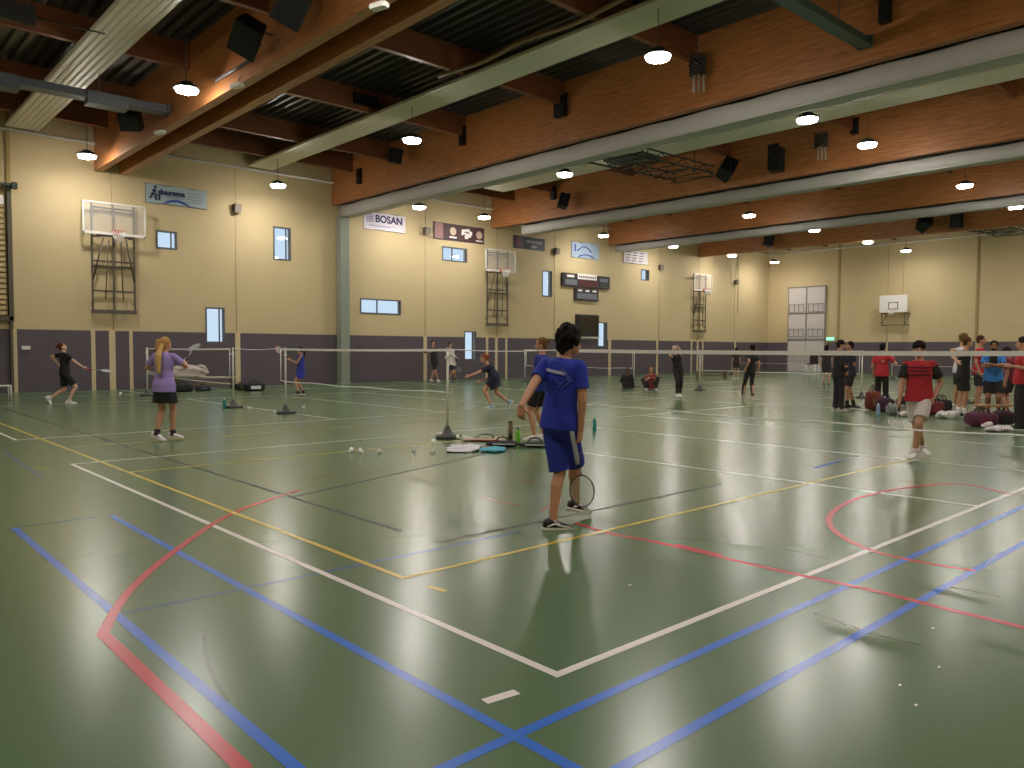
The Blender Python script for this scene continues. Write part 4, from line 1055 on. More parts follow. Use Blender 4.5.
    t_ = dict(t=t, f=f, P=P, N=N, Hc=Hc, F=F, R=R, T=T, Rt=Rt, Ft=Ft, Rs=Rs, Fs=Fs, Wl=Wl, Wr=Wr, El=El, Er=Er, Kl=Kl, Kr=Kr, Al=Al, Ar=Ar, Hl=Hl, Hr=Hr, k=k, HF=HF, HR=HR, HU=HU, Sl=Sl, Sr=Sr)
    return t_

def racket(p, d, n, lb, fc='2A2C30', gripc='1C1C20', thick=1.0, stringc='D8D8D0'):
    """p = grip centre, d = direction to the head, n = string bed normal"""
    d = d.normalized(); n = (n-d*n.dot(d)).normalized(); s = d.cross(n)
    t = thing('badminton_racket', lb, 'racket', p)
    butt = p-d*.08; bm = newbm(); tube(bm, [butt, butt+d*.01, butt+d*.17, butt+d*.185], [.016, .0145*thick, .013*thick, .008], 10); obj('grip', bm, mat('grip_'+gripc, gripc, .7), t)
    c = butt+d*.545; bm = newbm(); tube(bm, [butt+d*.18, butt+d*.40], .0045*thick, 8)
    pts = [c+d*(-.135*math.cos(a))+s*(.108*math.sin(a)) for a in [2*PI*i/32 for i in range(33)]]; tube(bm, pts, .0062*thick, 6); tube(bm, [butt+d*.39, butt+d*.42], .008*thick, 6); obj('frame', bm, mat('racket_frame_'+fc, fc, .35, .3), t)
    bm = newbm(); r = .0011*max(1, thick)
    for i in range(-7, 8):
        o_ = i*.0135; h = .135*math.sqrt(max(0, 1-(o_/.108)**2)); box(bm, c+s*o_, (2*h, r*2, r*2), Matrix((d, s, n)).transposed())
    for i in range(-8, 9):
        o_ = i*.0145; h = .108*math.sqrt(max(0, 1-(o_/.135)**2)); box(bm, c+d*o_, (r*2, 2*h, r*2), Matrix((d, s, n)).transposed())
    obj('string_bed', bm, mat('string_'+stringc, stringc, .6), t)
    return t
def decal(t, nm, c, n, s, pts, m):
    """small raised print on cloth: polygon pts in (s, up) coordinates"""
    bm = newbm(); u = n.cross(s); 
    rings(bm, [[c+s*a+u*b+n*h for a, b in pts] for h in (0, .006)]); return obj(nm, bm, m, t)
def shirt_print(q, nm, c, s, pts, m, outward):
    """print projected onto the shirt later"""
    _prints.append((q, nm, c, s, pts, m, outward))
_prints = []

# 1 foreground man in blue, walking to the right, seen from behind
f = Fr(556, 529)
w = f.J
q = person('person', 'man with dark curly hair in blue shirt and blue shorts walking past with a racket', None, H_=1.74, face=40, headyaw=62, headtilt=-.05,
    pelvis=w(559, 423, .06), neck=w(563.5, 357, .05), head=w(570, 343, .07),
    wl=w(519, 410, -.30), wr=w(580.5, 430, .0), al=w(553, 520, -.02), ar=w(577, 504, .42), pole_l=f.D(-.6, .1, -.8), pole_r=f.D(.3, -.6, 0),
    kpl=f.D(.9, .5, .3), kpr=f.D(.9, .4, .2), fdl=f.D(.93, .35, -.05), fdr=f.D(.7, .6, -.25), hdl=f.D(-.1, .1, -1), hdr=f.D(-.05, .15, -1), nrl=f.D(.5, .8, 0), nrr=f.D(-.8, .5, 0), thl=f.D(.6, .7, -.3), thr=f.D(.5, .8, 0), 
    skinc='C89476', hair='15100E', style='curly', top='2233A8', low='shorts', lowc='22309A', shoec='141416', solec='E8E4E0', vox=.0065, curl=.5, frame=f, hem=-.05, twist=-14, slen=.98, build=.96)
BM = q
mw = mat('white_print_cloth', 'B8BCE0', .7)
# white side panel on the right leg of the shorts and prints on the back
bm = newbm(); sp_ = (q['Rt']*.9-q['Ft']*.45).normalized()
p1, p2 = q['Hr'], q['Kr']
for i in range(7):
    pass
rs = []
for i in range(9):
    c = p1.lerp(p2, .02+.84*i/8); dn = (p2-p1).normalized(); sd = (q['Rt']*.85-q['Ft']*.55).normalized(); sd = (sd-dn*sd.dot(dn)).normalized(); u = dn.cross(sd)
    rr = .0955
    rs.append([c+(sd*math.cos(a)+u*math.sin(a))*r_ for a, r_ in ((-.22, rr), (0, rr+.002), (.22, rr), (.2, rr-.02), (-.2, rr-.02))])
rings(bm, rs); obj('white_side_panel', bm, fabric('C4C6DC'), q['t'])['label'] = 'white side panel of the shorts'
def back_print(q, cu, cv, w_, h_, nm, m, ang=0, depth=.135, sgn=-1):
    T, Rs, Fs, k = q['T'], q['Rs'], q['Fs'], q['k']; tl = (q['N']-q['P']).length
    bm = newbm(); n = 8; top_, bot_ = [], []
    def pt(a, b, g):
        # curved around the torso ellipse
        u = cu+a; v = cv+b; rx, ry = .172*k, (.128+g)*k; x = max(-.95, min(.95, u/rx)); return q['P']+T*v*tl+Rs*u+Fs*sgn*ry*math.sqrt(1-x*x)
    ca, sa = math.cos(ang), math.sin(ang)
    for (v0, v1, g0) in ((-h_/2, h_/2, 0),):
        A_ = [pt(ca*x-sa*v0, (sa*x+ca*v0)/tl, .006) for x in [w_*(i/n-.5) for i in range(n+1)]]; B_ = [pt(ca*x-sa*v1, (sa*x+ca*v1)/tl, .006) for x in [w_*(i/n-.5) for i in range(n+1)]]
        for i in range(n):
            bm.faces.new([bm.verts.new(p) for p in (A_[i], A_[i+1], B_[i+1], B_[i])])
            bm.faces.new([bm.verts.new(p-Fs*sgn*.012) for p in (B_[i], B_[i+1], A_[i+1], A_[i])])
    weld(bm); return obj(nm, bm, m, q['t'])
back_print(q, -.01, .78, .19, .026, 'name_print', mw, -.12)
pm = mat('pale_blue_print', '4250B4', .7)
back_print(q, .09, .74, .14, .022, 'curved_print', pm, -.9); back_print(q, .06, .62, .10, .014, 'curved_print', pm, .8); back_print(q, .09, .60, .10, .014, 'curved_print', pm, .8); back_print(q, .03, .63, .07, .012, 'curved_print', pm, -.6)
gp_ = q['Wr']+f.D(-.05, .15, -1)*.085+f.D(-.8, .5, 0)*.025
racket(w(578.2, 437, .11), (w(582, 491, .0)-w(578.2, 437, .11)), f.D(.25, -1, .1), 'badminton racket held low by the man in blue', '3A3230', '24242A', stringc='A8A89C')
# shoe trims
# 2 woman in purple
f = Fr(166, 441); w = f.J
q = person('person', 'woman in lilac shirt and black skirt with a long blonde ponytail, seen from behind', None, H_=1.70, face=28, headyaw=50,
    pelvis=w(164, 385.5, 0), hem=-.11, neck=w(164, 352, 0), head=w(166, 344.5, .02), wr=w(184, 361, .25), wl=w(161, 362, .3), al=w(157, 433, 0), ar=w(173, 433, .12), pole_r=f.D(.9, -.2, -.9), pole_l=f.D(-.8, 0, -.6),
    fdl=f.D(.25, -.2, -.1), fdr=f.D(.8, -.5, 0), hdr=f.D(.5, .7, .3), skinc='C99276', hair='B08A50', style='pony', top='9C86C8', low='skirt', lowc='16161C', socks=('2A2A30', 's'), shoec='DAD6DA', fem=True, vox=.011, frame=f)
bm = newbm(); a0 = q['Hc']-q['HF']*.08+q['HU']*.02
for a_, b_, ra, rb in ((a0, w(158, 356, -.16), .04, .05), (w(158, 356, -.16), w(158.5, 372, -.15), .05, .035)): capsule(bm, a_, b_, ra, rb, 10, 3)
noisy(bm, .01, 20); remeshed('ponytail', bm, hairm('C8A468'), q['t'], .011, 2)['label'] = 'long blonde ponytail'
racket(w(187, 358.5, .3), f.D(.25, .8, .38), f.D(-.5, -.8, .3), 'badminton racket held up by the woman in purple', 'A8A8B0', stringc='C8C8D0', thick=1.3)
# 3 player at far left, lunging, dark shirt
f = Fr(68, 404); w = f.J
q = person('person', 'red-haired player in black shirt and shorts stepping back, racket arm stretched to the right', None, H_=1.72, face=75, headyaw=100, headtilt=.5,
    pelvis=w(64.5, 374, 0), hem=-.02, neck=w(64.5, 352, 0), head=w(62.5, 347, 0), wr=w(85, 368.5, -.25), wl=w(58, 364, .2), al=w(50, 398, .15), ar=w(69, 401, -.1), pole_r=f.D(0, 0, -1), kpl=f.D(.8, 0, -.6), kpr=f.D(1, 0, .2),
    fdl=f.D(.5, 0, -.85), fdr=f.D(1, -.05, 0), skinc='D0A48C', hair='5A2E1C', style='bun', top='131318', sleeve='short', low='shorts', lowc='0F0F12', socks=('D8CCC4', 's'), shoec='E4E4E4', fem=True, vox=.013, frame=f)
racket(w(88, 369, -.27), w(104, 370.5, -.3)-w(88, 369, -.27), f.D(0, -.3, 1), 'badminton racket held out by the player in black at the far left', 'B0B0B4', '8A3030', thick=1.4)
# 4 girl in blue dress
f = Fr(300, 395.5); w = f.J
q = person('person', 'girl with dark ponytail in a bright blue dress, side on behind the net', None, H_=1.62, face=-95, pelvis=w(301, 370, 0), hem=-.05, neck=w(300.5, 354, 0), head=w(299.5, 350.5, 0), wl=w(290, 360, -.1), wr=w(291, 360, .15), al=w(298, 392.5, -.1), ar=w(303.5, 392, .1),
    pole_l=f.D(0, 0, -1), pole_r=f.D(0, 0, -1), skinc='C08E70', hair='1C1416', style='pony', top='26309C', sleeve='none', low='skirt', lowc='2430A8', shoec='1A1A1E', socks=('1A1A1E', 's'), fem=True, vox=.015, frame=f)
racket(w(289, 359.5, 0), f.D(-.6, -.2, .6), f.D(.2, -1, .3), 'red badminton racket held by the girl in the blue dress', 'B03038', thick=1.5)
# 5 two people by the wall
f = Fr(434, 382); w = f.J
q = person('person', 'person in black with arms folded up by the dark wall, left of the white hoodie', None, H_=1.75, face=150, al=w(431, 379.5, 0), ar=w(438, 380, 0), pelvis=w(434.5, 362, 0), neck=w(433, 347.5, 0), head=w(433, 343, 0), wl=w(431, 352, -.3), wr=w(427, 352.5, -.25), skinc='C89478', hair='1C1614', style='short', top='141418', sleeve='long', low='shorts', lowc='121216', shoec='D8D8D4', vox=.016, frame=f)
f = Fr(452, 382); w = f.J
q = person('person', 'person in a white patterned hoodie and dark shorts by the dark wall', None, H_=1.75, face=160, pelvis=w(452, 364, 0), neck=w(450.5, 349, 0), head=w(450.5, 345, 0), al=w(449, 379, 0), ar=w(456, 379, 0), wl=w(446, 357, -.2), wr=w(457, 358, -.1), skinc='C09074', hair='241C1C', style='short', top='D2C8BC', sleeve='long', low='shorts', lowc='2A2028', shoec='4A4A50', vox=.016, frame=f)
racket(w(456.5, 360, -.1), w(458, 367, -.1)-w(456, 359, -.1), f.D(.2, -1, 0), 'grey badminton racket beside the person in the white hoodie', '8A8A90', thick=1.5, stringc='8A8C98')
# 6 lunging woman
f = Fr(489, 410); w = f.J
q = person('person', 'ginger woman in navy shirt and skirt lunging forward to the left', None, H_=1.70, face=-80, headyaw=-100, pelvis=w(494, 376.5, 0), neck=w(487.5, 364.5, 0), head=w(484, 358.5, -.02), wl=w(467, 377, -.35), wr=w(481, 381, .1), al=w(491, 405.5, -.1), ar=w(509, 402.5, .1),
    pole_l=f.D(0, .2, -1), pole_r=f.D(.5, .2, -1), kpl=f.D(-1, 0, .3), kpr=f.D(-1, 0, .1), fdl=f.D(-.9, -.3, 0), fdr=f.D(-.4, -.1, -.75), skinc='CC9478', hair='8A4A2C', style='bun', top='1A1F38', sleeve='short', low='skirt', lowc='23203C', socks=('9AA6B4', 's'), shoec='A8C0CC', fem=True, vox=.012, frame=f)
# 7 woman behind the man in blue
f = Fr(535, 442); w = f.J
q = person('person', 'brown haired woman in blue shirt half hidden behind the curly haired man in blue', None, H_=1.76, face=-70, headyaw=-95, pelvis=w(540.5, 385.5, 0), neck=w(542, 354, 0), head=w(541, 345, 0), wl=w(535, 380, -.1), wr=w(548, 388, .2), al=w(534.5, 435, -.1), ar=w(544, 434, .15), fdl=f.D(-1, -.3, 0), fdr=f.D(-.9, -.4, 0), skinc='C89478', hair='70502F', style='bun', top='22308C', low='shorts', lowc='1E1418', shoec='D6D4D4', fem=True, vox=.012, frame=f)
# 8 sitting pair
f = Fr(627, 389); w = f.J
q = person('person', 'person in black sitting on the floor, back turned, left of the pair', None, H_=1.68, face=10, pelvis=w(627, 386, .1), neck=w(627.5, 374, .1), head=w(627.5, 370.5, .12), wl=w(624, 381, .45), wr=w(630, 381, .45), al=w(624, 387.5, .5), ar=w(632, 388, .45), kpl=f.D(-.2, .2, 1), kpr=f.D(.2, .2, 1), skinc='A87C60', hair='5A4434', style='long', top='121214', sleeve='long', low='trousers', lowc='101012', shoec='C8C8C4', vox=.018, frame=f)
f = Fr(651, 390); w = f.J
q = person('person', 'person in red and black sitting cross-legged on the floor with white shoes', None, H_=1.70, face=165, pelvis=w(652, 386.5, .1), neck=w(651, 374, 0), head=w(651.5, 370, -.03), wl=w(655, 379, -.2), wr=w(647, 379, -.2), al=w(656, 388, -.3), ar=w(646, 388, -.35), kpl=f.D(.35, -.4, .9), kpr=f.D(-.6, -.4, .6), skinc='C09074', hair='A06848', style='long', top='8A3A34', sleeve='short', low='trousers', lowc='121214', shoec='D8D4CC', vox=.018, frame=f)
# 9 woman arms up
f = Fr(679, 398); w = f.J
q = person('person', 'woman in black with white headgear and both hands up at her head', None, H_=1.74, face=165, pelvis=w(678, 369.5, 0), neck=w(676, 354.5, 0), head=w(675, 349.5, -.02), wl=w(679, 348, -.1), wr=w(672.5, 350, -.15), al=w(680, 394, .05), ar=w(677, 394, -.05), pole_l=f.D(.4, -.6, -.6), pole_r=f.D(-.3, -.8, -.6), skinc='C49A84', hair='C8B8AC', style='short', top='0F0F12', sleeve='none', low='leggings', lowc='0D0D10', shoec='E4E4E8', fem=True, vox=.015, frame=f)
# 10 woman walking
f = Fr(751, 402); w = f.J
q = person('person', 'woman in black top and leggings striding to the left, back turned', None, H_=1.70, face=-45, headyaw=-30, pelvis=w(750.5, 369.5, 0), neck=w(751.5, 353, 0), head=w(752, 348.5, 0), wl=w(746, 368, -.2), wr=w(758, 372, .1), al=w(742, 397.5, .1), ar=w(753, 397, -.1), fdl=f.D(-.3, .2, -.8), fdr=f.D(1, .1, 0), skinc='C8947C', hair='221A18', style='bun', top='0F0F12', low='leggings', lowc='0D0D10', shoec='B8AEA4', fem=True, vox=.015, frame=f)
# 11 far woman near corner
f = Fr(736, 379); w = f.J
q = person('person', 'small distant player in dark red shirt and black skirt beyond the striding woman', None, H_=1.70, face=20, skinc='C8947C', hair='181414', style='bun', top='3A2022', low='skirt', lowc='141216', shoec='C8C0B0', fem=True, vox=.02, frame=f)
# 12 pale person in front of the grey door
f = Fr(826, 386); w = f.J
q = person('person', 'person in dark top and pale shorts in front of the grey door', None, H_=1.80, face=15, skinc='C8988C', hair='1C1818', style='long', top='26262E', low='shorts', lowc='2A2A32', shoec='22222A', vox=.018, frame=f)
# 13 pair talking
f = Fr(838, 412); w = f.J
q = person('person', 'person in black jacket and dark trousers standing with white shoes, left of a pair', None, H_=1.74, face=60, headyaw=85, pelvis=w(838.5, 374, 0), neck=w(840, 351, 0), head=w(841, 345, 0), al=w(835, 409, .05), ar=w(841, 409, -.05), wl=w(843, 372, .2), wr=w(846, 372, -.1), skinc='C0907A', hair='241A14', style='tousled', top='131216', sleeve='long', low='trousers', lowc='1B1A26', shoec='C8C4C0', vox=.013, frame=f)
f = Fr(853, 409); w = f.J
q = person('person', 'person in navy shirt and black shorts with black socks, right of a pair', None, H_=1.76, face=-120, headyaw=-110, pelvis=w(850, 373, 0), neck=w(850, 352, 0), head=w(849.5, 346, 0), al=w(847, 405, -.1), ar=w(854, 404.5, .1), wl=w(843, 367, -.1), wr=w(846, 370, .2), fdr=f.D(.8, -.6, 0), skinc='B8866A', hair='1A1410', style='short', top='1C1E30', low='shorts', lowc='101014', socks=('131316', 'm'), shoec='18181C', solec='30303A', vox=.013, frame=f)
# 14 red shirt, back turned with dark cap of hair
f = Fr(881, 407); w = f.J
q = person('person', 'person in red shirt and black trousers seen from behind, dark hair', None, H_=1.74, face=15, headyaw=30, wl=None, wr=f.J(893, 360, .1), skinc='C89478', hair='17171C', style='short', top='C02830', low='trousers', lowc='141418', shoec='222226', vox=.013, frame=f)
back_print(q, .05, .62, .09, .05, 'shirt_print', mat('faded_shirt_print', 'D88A80', .7))
# 15 man in red, walking to camera
f = Fr(915, 459); w = f.J
q = person('person', 'dark-haired man in red and black striped shirt and white shorts walking towards the net', None, H_=1.74, face=188, headyaw=176, hem=-.06, pelvis=w(919, 397, .02), neck=w(919.5, 360, .02), head=w(919, 350, -.0), wl=w(934, 398, .0), wr=w(899, 404, -.12), al=w(915, 452, -.15), ar=w(923, 447, .3),
    pole_l=f.D(.6, .7, 0), pole_r=f.D(-.7, .6, -.2), fdl=f.D(-.35, -.95, 0), fdr=f.D(.5, -.9, -.15), skinc='C89478', hair='1A1614', style='tousled', top='B41C2C', low='shorts', lowc='D4CCC8', socks=('E4E0DE', 's'), shoec='D8D6D4', solec='C8C8CC', vox=.009, frame=f, curl=.6)
RM = q
bk = fabric('16141A')
for i, (v_, h_) in enumerate(((.80, .014), (.70, .018), (.60, .022))):
    back_print(q, 0, v_, .30, h_, 'chest_stripe', mat('dark_stripe_cloth', '45121E', .8), 0, sgn=1)
for S0, E0, sg in ((q['Sl'], q['El'], -1), (q['Sr'], q['Er'], 1)):
    bm = newbm(); cone(bm, S0+(E0-S0)*.02, S0.lerp(E0, .68), .064, .073); obj('black_sleeve', bm, bk, q['t'])
racket(w(899, 408, -.16), f.D(-.05, -.85, -.4), f.D(.5, -.4, .7), 'badminton racket held low by the man in red and white', 'C4C4C8', thick=1.2)
# 16 group at the right
f = Fr(961, 418); w = f.J
q = person('person', 'young man in black vest and black shorts with white socks, facing right', None, H_=1.80, face=75, headyaw=80, pelvis=w(963, 375, 0), neck=w(965, 350.5, 0), head=w(968, 342.5, 0), al=w(958.5, 413, .08), ar=w(964.5, 413.5, -.08), wl=w(975, 372, .2), wr=w(957, 361, -.35), pole_r=f.D(-1, -.2, -.4), skinc='C89878', hair='5A3A22', style='short', top='17161A', sleeve='none', low='shorts', lowc='101014', socks=('E8E8EA', 'm'), shoec='18181A', solec='D0D0D0', vox=.013, frame=f)
f = Fr(957, 411); w = f.J
q = person('person', 'blond man in white shirt behind the black vest, right hand side group', None, H_=1.88, face=60, headyaw=70, pelvis=w(960, 369.5, 0), neck=w(962, 347, 0), head=w(964, 338.5, 0), wl=w(970, 368, .2), wr=w(956, 360, -.2), pole_r=f.D(-1, 0, -.3), skinc='C89878', hair='6E5C34', style='tousled', top='D4D2D8', low='shorts', lowc='1C1A22', shoec='D8D8D8', vox=.014, frame=f)
f = Fr(977, 412); w = f.J
q = person('person', 'person in bright red shirt standing behind the group, facing right', None, H_=1.84, face=100, headyaw=110, neck=w(980, 348, 0), head=w(981.5, 340.5, 0), pelvis=w(979, 371, 0), skinc='C08C74', hair='4A2A24', style='short', top='C01C34', low='shorts', lowc='1A1A2C', shoec='C8C8C8', vox=.014, frame=f)
f = Fr(992, 420); w = f.J
q = person('person', 'bearded man in a bright blue and black jersey with hands folded, facing the camera', None, H_=1.80, face=180, pelvis=w(993, 377.5, 0), neck=w(993.5, 354.5, 0), head=w(994, 346.5, -.02), wl=w(990, 364, -.3), wr=w(996, 365, -.3), al=w(999, 415, 0), ar=w(988, 415, 0), pole_l=f.D(1, .1, -.5), pole_r=f.D(-1, .1, -.5), skinc='9A6A52', hair='141012', style='short', top='2C7AC8', low='shorts', lowc='12101A', shoec='222228', vox=.012, frame=f)
back_print(q, 0, .72, .15, .24, 'dark_chest_panel', mat('black_jersey_panel', '1A1A20', .8), 0, sgn=1)
bm = newbm(); ellip(bm, q['Hc']-q['HU']*.062+q['HF']*.062, (q['HR']*.05, q['HF']*.035, q['HU']*.035)); obj('beard', bm, hairm('1A1412'), q['t'])
f = Fr(1006, 416); w = f.J
q = person('person', 'person in maroon and black shirt bending forward, right of the blue jersey', None, H_=1.70, face=-80, headyaw=-70, headtilt=-.4, pelvis=w(1011, 379, .1), neck=w(1009.5, 357, 0), head=w(1007, 352, 0), wl=w(1005, 386, -.1), wr=w(1009, 388, .2), skinc='C08C74', hair='3A1C28', style='tousled', top='7A1E30', low='shorts', lowc='1A1826', shoec='D0D0D4', vox=.014, frame=f)
f = Fr(1020, 430); w = f.J
q = person('person', 'person in red shirt and black trousers cut by the right edge', None, H_=1.84, face=-100, headyaw=-110, pelvis=w(1022, 379.5, 0), neck=w(1023, 352.5, 0), head=w(1021.5, 343.5, 0), wl=w(1012, 366, -.3), wr=w(1020, 372, .1), skinc='C8967C', hair='2A1E1A', style='short', top='C42A30', low='trousers', lowc='16161E', shoec='1A1A1E', solec='D0D0D0', vox=.013, frame=f)
bake_jobs()
# ---------------------------------------------------------------- small things on the floor
def shuttle(px_, py_, lb, rz=0.0):
    g = gz(px_, py_); t = thing('shuttlecock', lb, 'shuttlecock', (g.x, g.y, 0), 'shuttlecocks on the floor')
    d = V((math.cos(rz), math.sin(rz), .42)).normalized(); c = V((g.x, g.y, .016)); s, u = frame_of(d)
    bm = newbm(); rings(bm, [ering(c+d*x, s, u, r, r, 12) for x, r in ((-.012, .004), (-.009, .010), (0, .0135), (.014, .0125))]); obj('cork', bm, mat('cork_white', 'E6DCC8', .6), t)
    bm = newbm(); n = 16
    rings(bm, [[c+d*(x+.004*(k % 2)*(x > .07))+(s*math.cos(2*PI*k/n)+u*math.sin(2*PI*k/n))*r for k in range(n)] for x, r in ((.012, .012), (.045, .023), (.082, .035), (.078, .032), (.03, .012))]); obj('feather_skirt', bm, mat('white_feather', 'FAF8F4', .7), t)
    t.location.z = .0
    return t
for i, (a, b, lb) in enumerate(((349, 453, 'leftmost shuttlecock of the row before the net post'), (363, 453.5, 'second shuttlecock from the left in the row before the net post'), (383, 453, 'third shuttlecock from the left in the row before the net post'),
        (413, 451, 'shuttlecock right of the middle of the row, nearer the net post'), (430, 453.5, 'rightmost shuttlecock on the floor before the net post'), (432, 444, 'shuttlecock just left of the net post base'), (461, 439.5, 'shuttlecock touching the net post base on its right'),
        (251, 409, 'shuttlecock right of the teal bottle at the post'), (274, 413, 'shuttlecock left of the post by the girl in blue'), (302, 408, 'shuttlecock right of the post by the girl in blue'), (119.5, 394.5, 'white shuttlecock by the wall near the pale uprights'), (579, 386.5, 'tiny shuttlecock standing beyond the man in blue'))):
    shuttle(a, b, lb, i*1.3+.4)

def bottle(px_, py_, h, r, c, lb, capc='18181C', frost=False):
    g = gz(px_, py_); t = thing('drinking_bottle', lb, 'bottle', (g.x, g.y, 0)); A, B = V((1, 0, 0)), V((0, 1, 0))
    bm = newbm(); rings(bm, [ering((g.x, g.y, z*h), A, B, r*q_, r*q_, 16) for z, q_ in ((0, .85), (.02, 1), (.35, 1), (.4, .93), (.5, .93), (.55, 1), (.72, 1), (.82, .7), (.86, .5))]); obj('bottle_body', bm, mat('bottle_'+c, c, .3), t)
    bm = newbm(); rings(bm, [ering((g.x, g.y, z*h), A, B, r*q_, r*q_, 16) for z, q_ in ((.85, .58), (.93, .58), (.94, .3), (1, .28))]); obj('cap', bm, mat('bottle_cap_'+capc, capc, .4), t)
    return t
bottle(594.5, 431.5, .25, .036, '1E8C90', 'teal drinking bottle alone on the floor right of the man in blue', '14686C')
bottle(518, 443, .26, .037, '6EC828', 'bright green drinking bottle beside the brown tube')
bottle(224.5, 408.5, .27, .04, '1F7E86', 'teal drinking bottle at the foot of the left net post', 'D8E0E0')
bottle(878, 416, .30, .042, '8FB0D8', 'pale blue bottle standing before the red shirted back', 'E8E8F0')
bottle(884.5, 409, .34, .04, 'B8B8BC', 'silver bottle behind the pale blue bottle', 'E4E4E8')
bottle(889.5, 414, .28, .038, 'C8C8C4', 'white bottle right of the pale blue bottle', 'DCDCDC')
bottle(1016, 412, .28, .04, 'A8BCD0', 'clear pale bottle standing on the floor behind the bench at the right edge', 'D0D8E0')
# shuttle tube
g = gz(510.5, 444.5); t = thing('shuttlecock_tube', 'brown upright shuttlecock tube beside the green bottle', 'tube', (g.x, g.y, 0))
A, B = V((1, 0, 0)), V((0, 1, 0))
bm = newbm(); rings(bm, [ering((g.x, g.y, z), A, B, r, r, 18) for z, r in ((0.0, .036), (.36, .036))]); obj('tube_body', bm, mat('brown_tube', '6A5426', .45), t)
bm = newbm(); rings(bm, [ering((g.x, g.y, z), A, B, r, r, 18) for z, r in ((.355, .038), (.385, .038))]); obj('lid', bm, mat('dark_lid', '2A2014', .5), t)
bm = newbm(); rings(bm, [ering((g.x, g.y, z), A, B, r, r, 18) for z, r in ((.10, .0368), (.2, .0368))]); obj('printed_band', bm, mat('tube_band', '3A2C1C', .5), t)

def blobcloth(nm, lb, cat, px_, py_, sx, sy, sz, rz, m, seed=0.0, flat=False, lift=0.0):
    g = gz(px_, py_); bm = newbm(); n, kq = 40, 16
    R3 = Matrix.Rotation(rz, 3, 'Z'); rs = []
    for i in range(kq):
        t = PI*(i+.5)/kq-PI/2; cc_ = max(.05, math.cos(t))**.6
        sq_ = lambda v: math.copysign(abs(v)**.55, v)
        rs.append([V((g.x, g.y, lift+sz/2))+R3 @ V((sx/2*sq_(math.cos(2*PI*j/n))*cc_, sy/2*sq_(math.sin(2*PI*j/n))*cc_, sz/2*math.sin(t))) for j in range(n)])
    rings(bm, rs)
    bmesh.ops.triangulate(bm, faces=[f_ for f_ in bm.faces if len(f_.verts) > 4])
    for v in bm.verts:
        d = noise.noise_vector(v.co*7+V((seed, 0, 0))); v.co += V((d.x*.16, d.y*.16, 0))*min(1, sx) + V((0, 0, d.z*.6*min(sz*.9, .12))); v.co.z = max(v.co.z, lift+.003)
    o = obj(nm, bm, m, None, (g.x, g.y, lift)); return tag(o, lb, cat)
blobcloth('towel', 'white towel spread on the floor before the net post', 'towel', 463, 449.5, .75, .5, .05, .75, fabric('D4D0DA'), 1)
blobcloth('towel', 'light blue cloth lying on the floor right of the white towel', 'towel', 494.5, 451, .5, .3, .05, .6, fabric('4AA0B8'), 5)
def flatbag(px_, py_, L, W, Hh, rz, c1, c2, lb):
    g = gz(px_, py_); t = thing('racket_bag', lb, 'racket bag', (g.x, g.y, 0)); R3 = Matrix.Rotation(rz, 3, 'Z')
    bm = newbm(); rs = []
    for x, w_, h_ in ((-.5, .15, .3), (-.47, .3, .6), (-.3, .34, .8), (-.05, .4, 1), (.2, .5, 1), (.4, .45, .9), (.5, .2, .4)):
        rs.append([V((g.x, g.y, 0))+R3 @ V((x*L, w_*W*math.cos(a), Hh/2+h_*Hh/2*math.sin(a))) for a in [2*PI*i/16 for i in range(16)]])
    rings(bm, rs); noisy(bm, .008, 12); 
    for v in bm.verts: v.co.z = max(v.co.z, .002)
    obj('bag_body', bm, fabric(c1), t)
    bm = newbm(); tube(bm, [V((g.x, g.y, 0))+R3 @ V((x*L, y*W, z)) for x, y, z in ((-.2, .05, Hh*.9), (-.1, .15, Hh+.05), (.05, .2, Hh+.06), (.18, .15, Hh+.04), (.25, .05, Hh*.95))], .012, 6); obj('strap', bm, fabric('26262A'), t)
    bm = newbm(); pts = [V((g.x, g.y, 0))+R3 @ V((x*L, -w_*W*.96, Hh*.55)) for x, w_ in ((-.3, .34), (-.05, .4), (.2, .5), (.4, .45))]; tube(bm, pts, .010, 6); obj('trim_stripe', bm, fabric(c2), t)
    return t
flatbag(484, 441, .72, .34, .05, -.75, 'B09C88', 'B84A3A', 'flat tan and red racket cover on the floor left of the brown tube')
flatbag(502, 446.5, .5, .3, .09, -.7, '1C1C20', 'D8D8D8', 'black racket bag with white trim at the foot of the brown tube')
flatbag(534, 447, .5, .3, .08, -.72, '1E2224', 'C8CCC8', 'black racket bag right of the green bottle')

def bench(px_, py_, L, rz, c, lb, h=.42):
    g = gz(px_, py_); t = thing('wooden_bench', lb, 'bench', (g.x, g.y, 0)); R3 = Matrix.Rotation(rz, 3, 'Z'); O = V((g.x, g.y, 0))
    bm = newbm(); box(bm, O+V((0, 0, h)), (L, .28, .035), R3); bmesh.ops.bevel(bm, geom=list(bm.edges), offset=.008, segments=2); obj('seat', bm, mat('bench_'+c, c, .45), t)
    for s in (-.4, .4):
        bm = newbm(); box(bm, O+R3 @ V((s*L, 0, (h-.02)/2)), (.05, .24, h-.03), R3); box(bm, O+R3 @ V((s*L, 0, .02)), (.08, .32, .04), R3); obj('leg', bm, mat('bench_leg', '8A7450', .5), t)
    bm = newbm(); box(bm, O+V((0, 0, h*.45)), (L*.8, .03, .07), R3); obj('stretcher', bm, mat('bench_leg', '8A7450'), t)
    return t, O, R3
bench(205, 389, 2.6, 0, 'B8B08C', 'low bench by the dark wall behind the woman in purple')
blobcloth('coat_pile', 'heap of white jackets on the bench behind the woman in purple', 'clothes', 190, 390, 1.25, .36, .5, .0, fabric('CFC4BC'), 3, lift=.44)
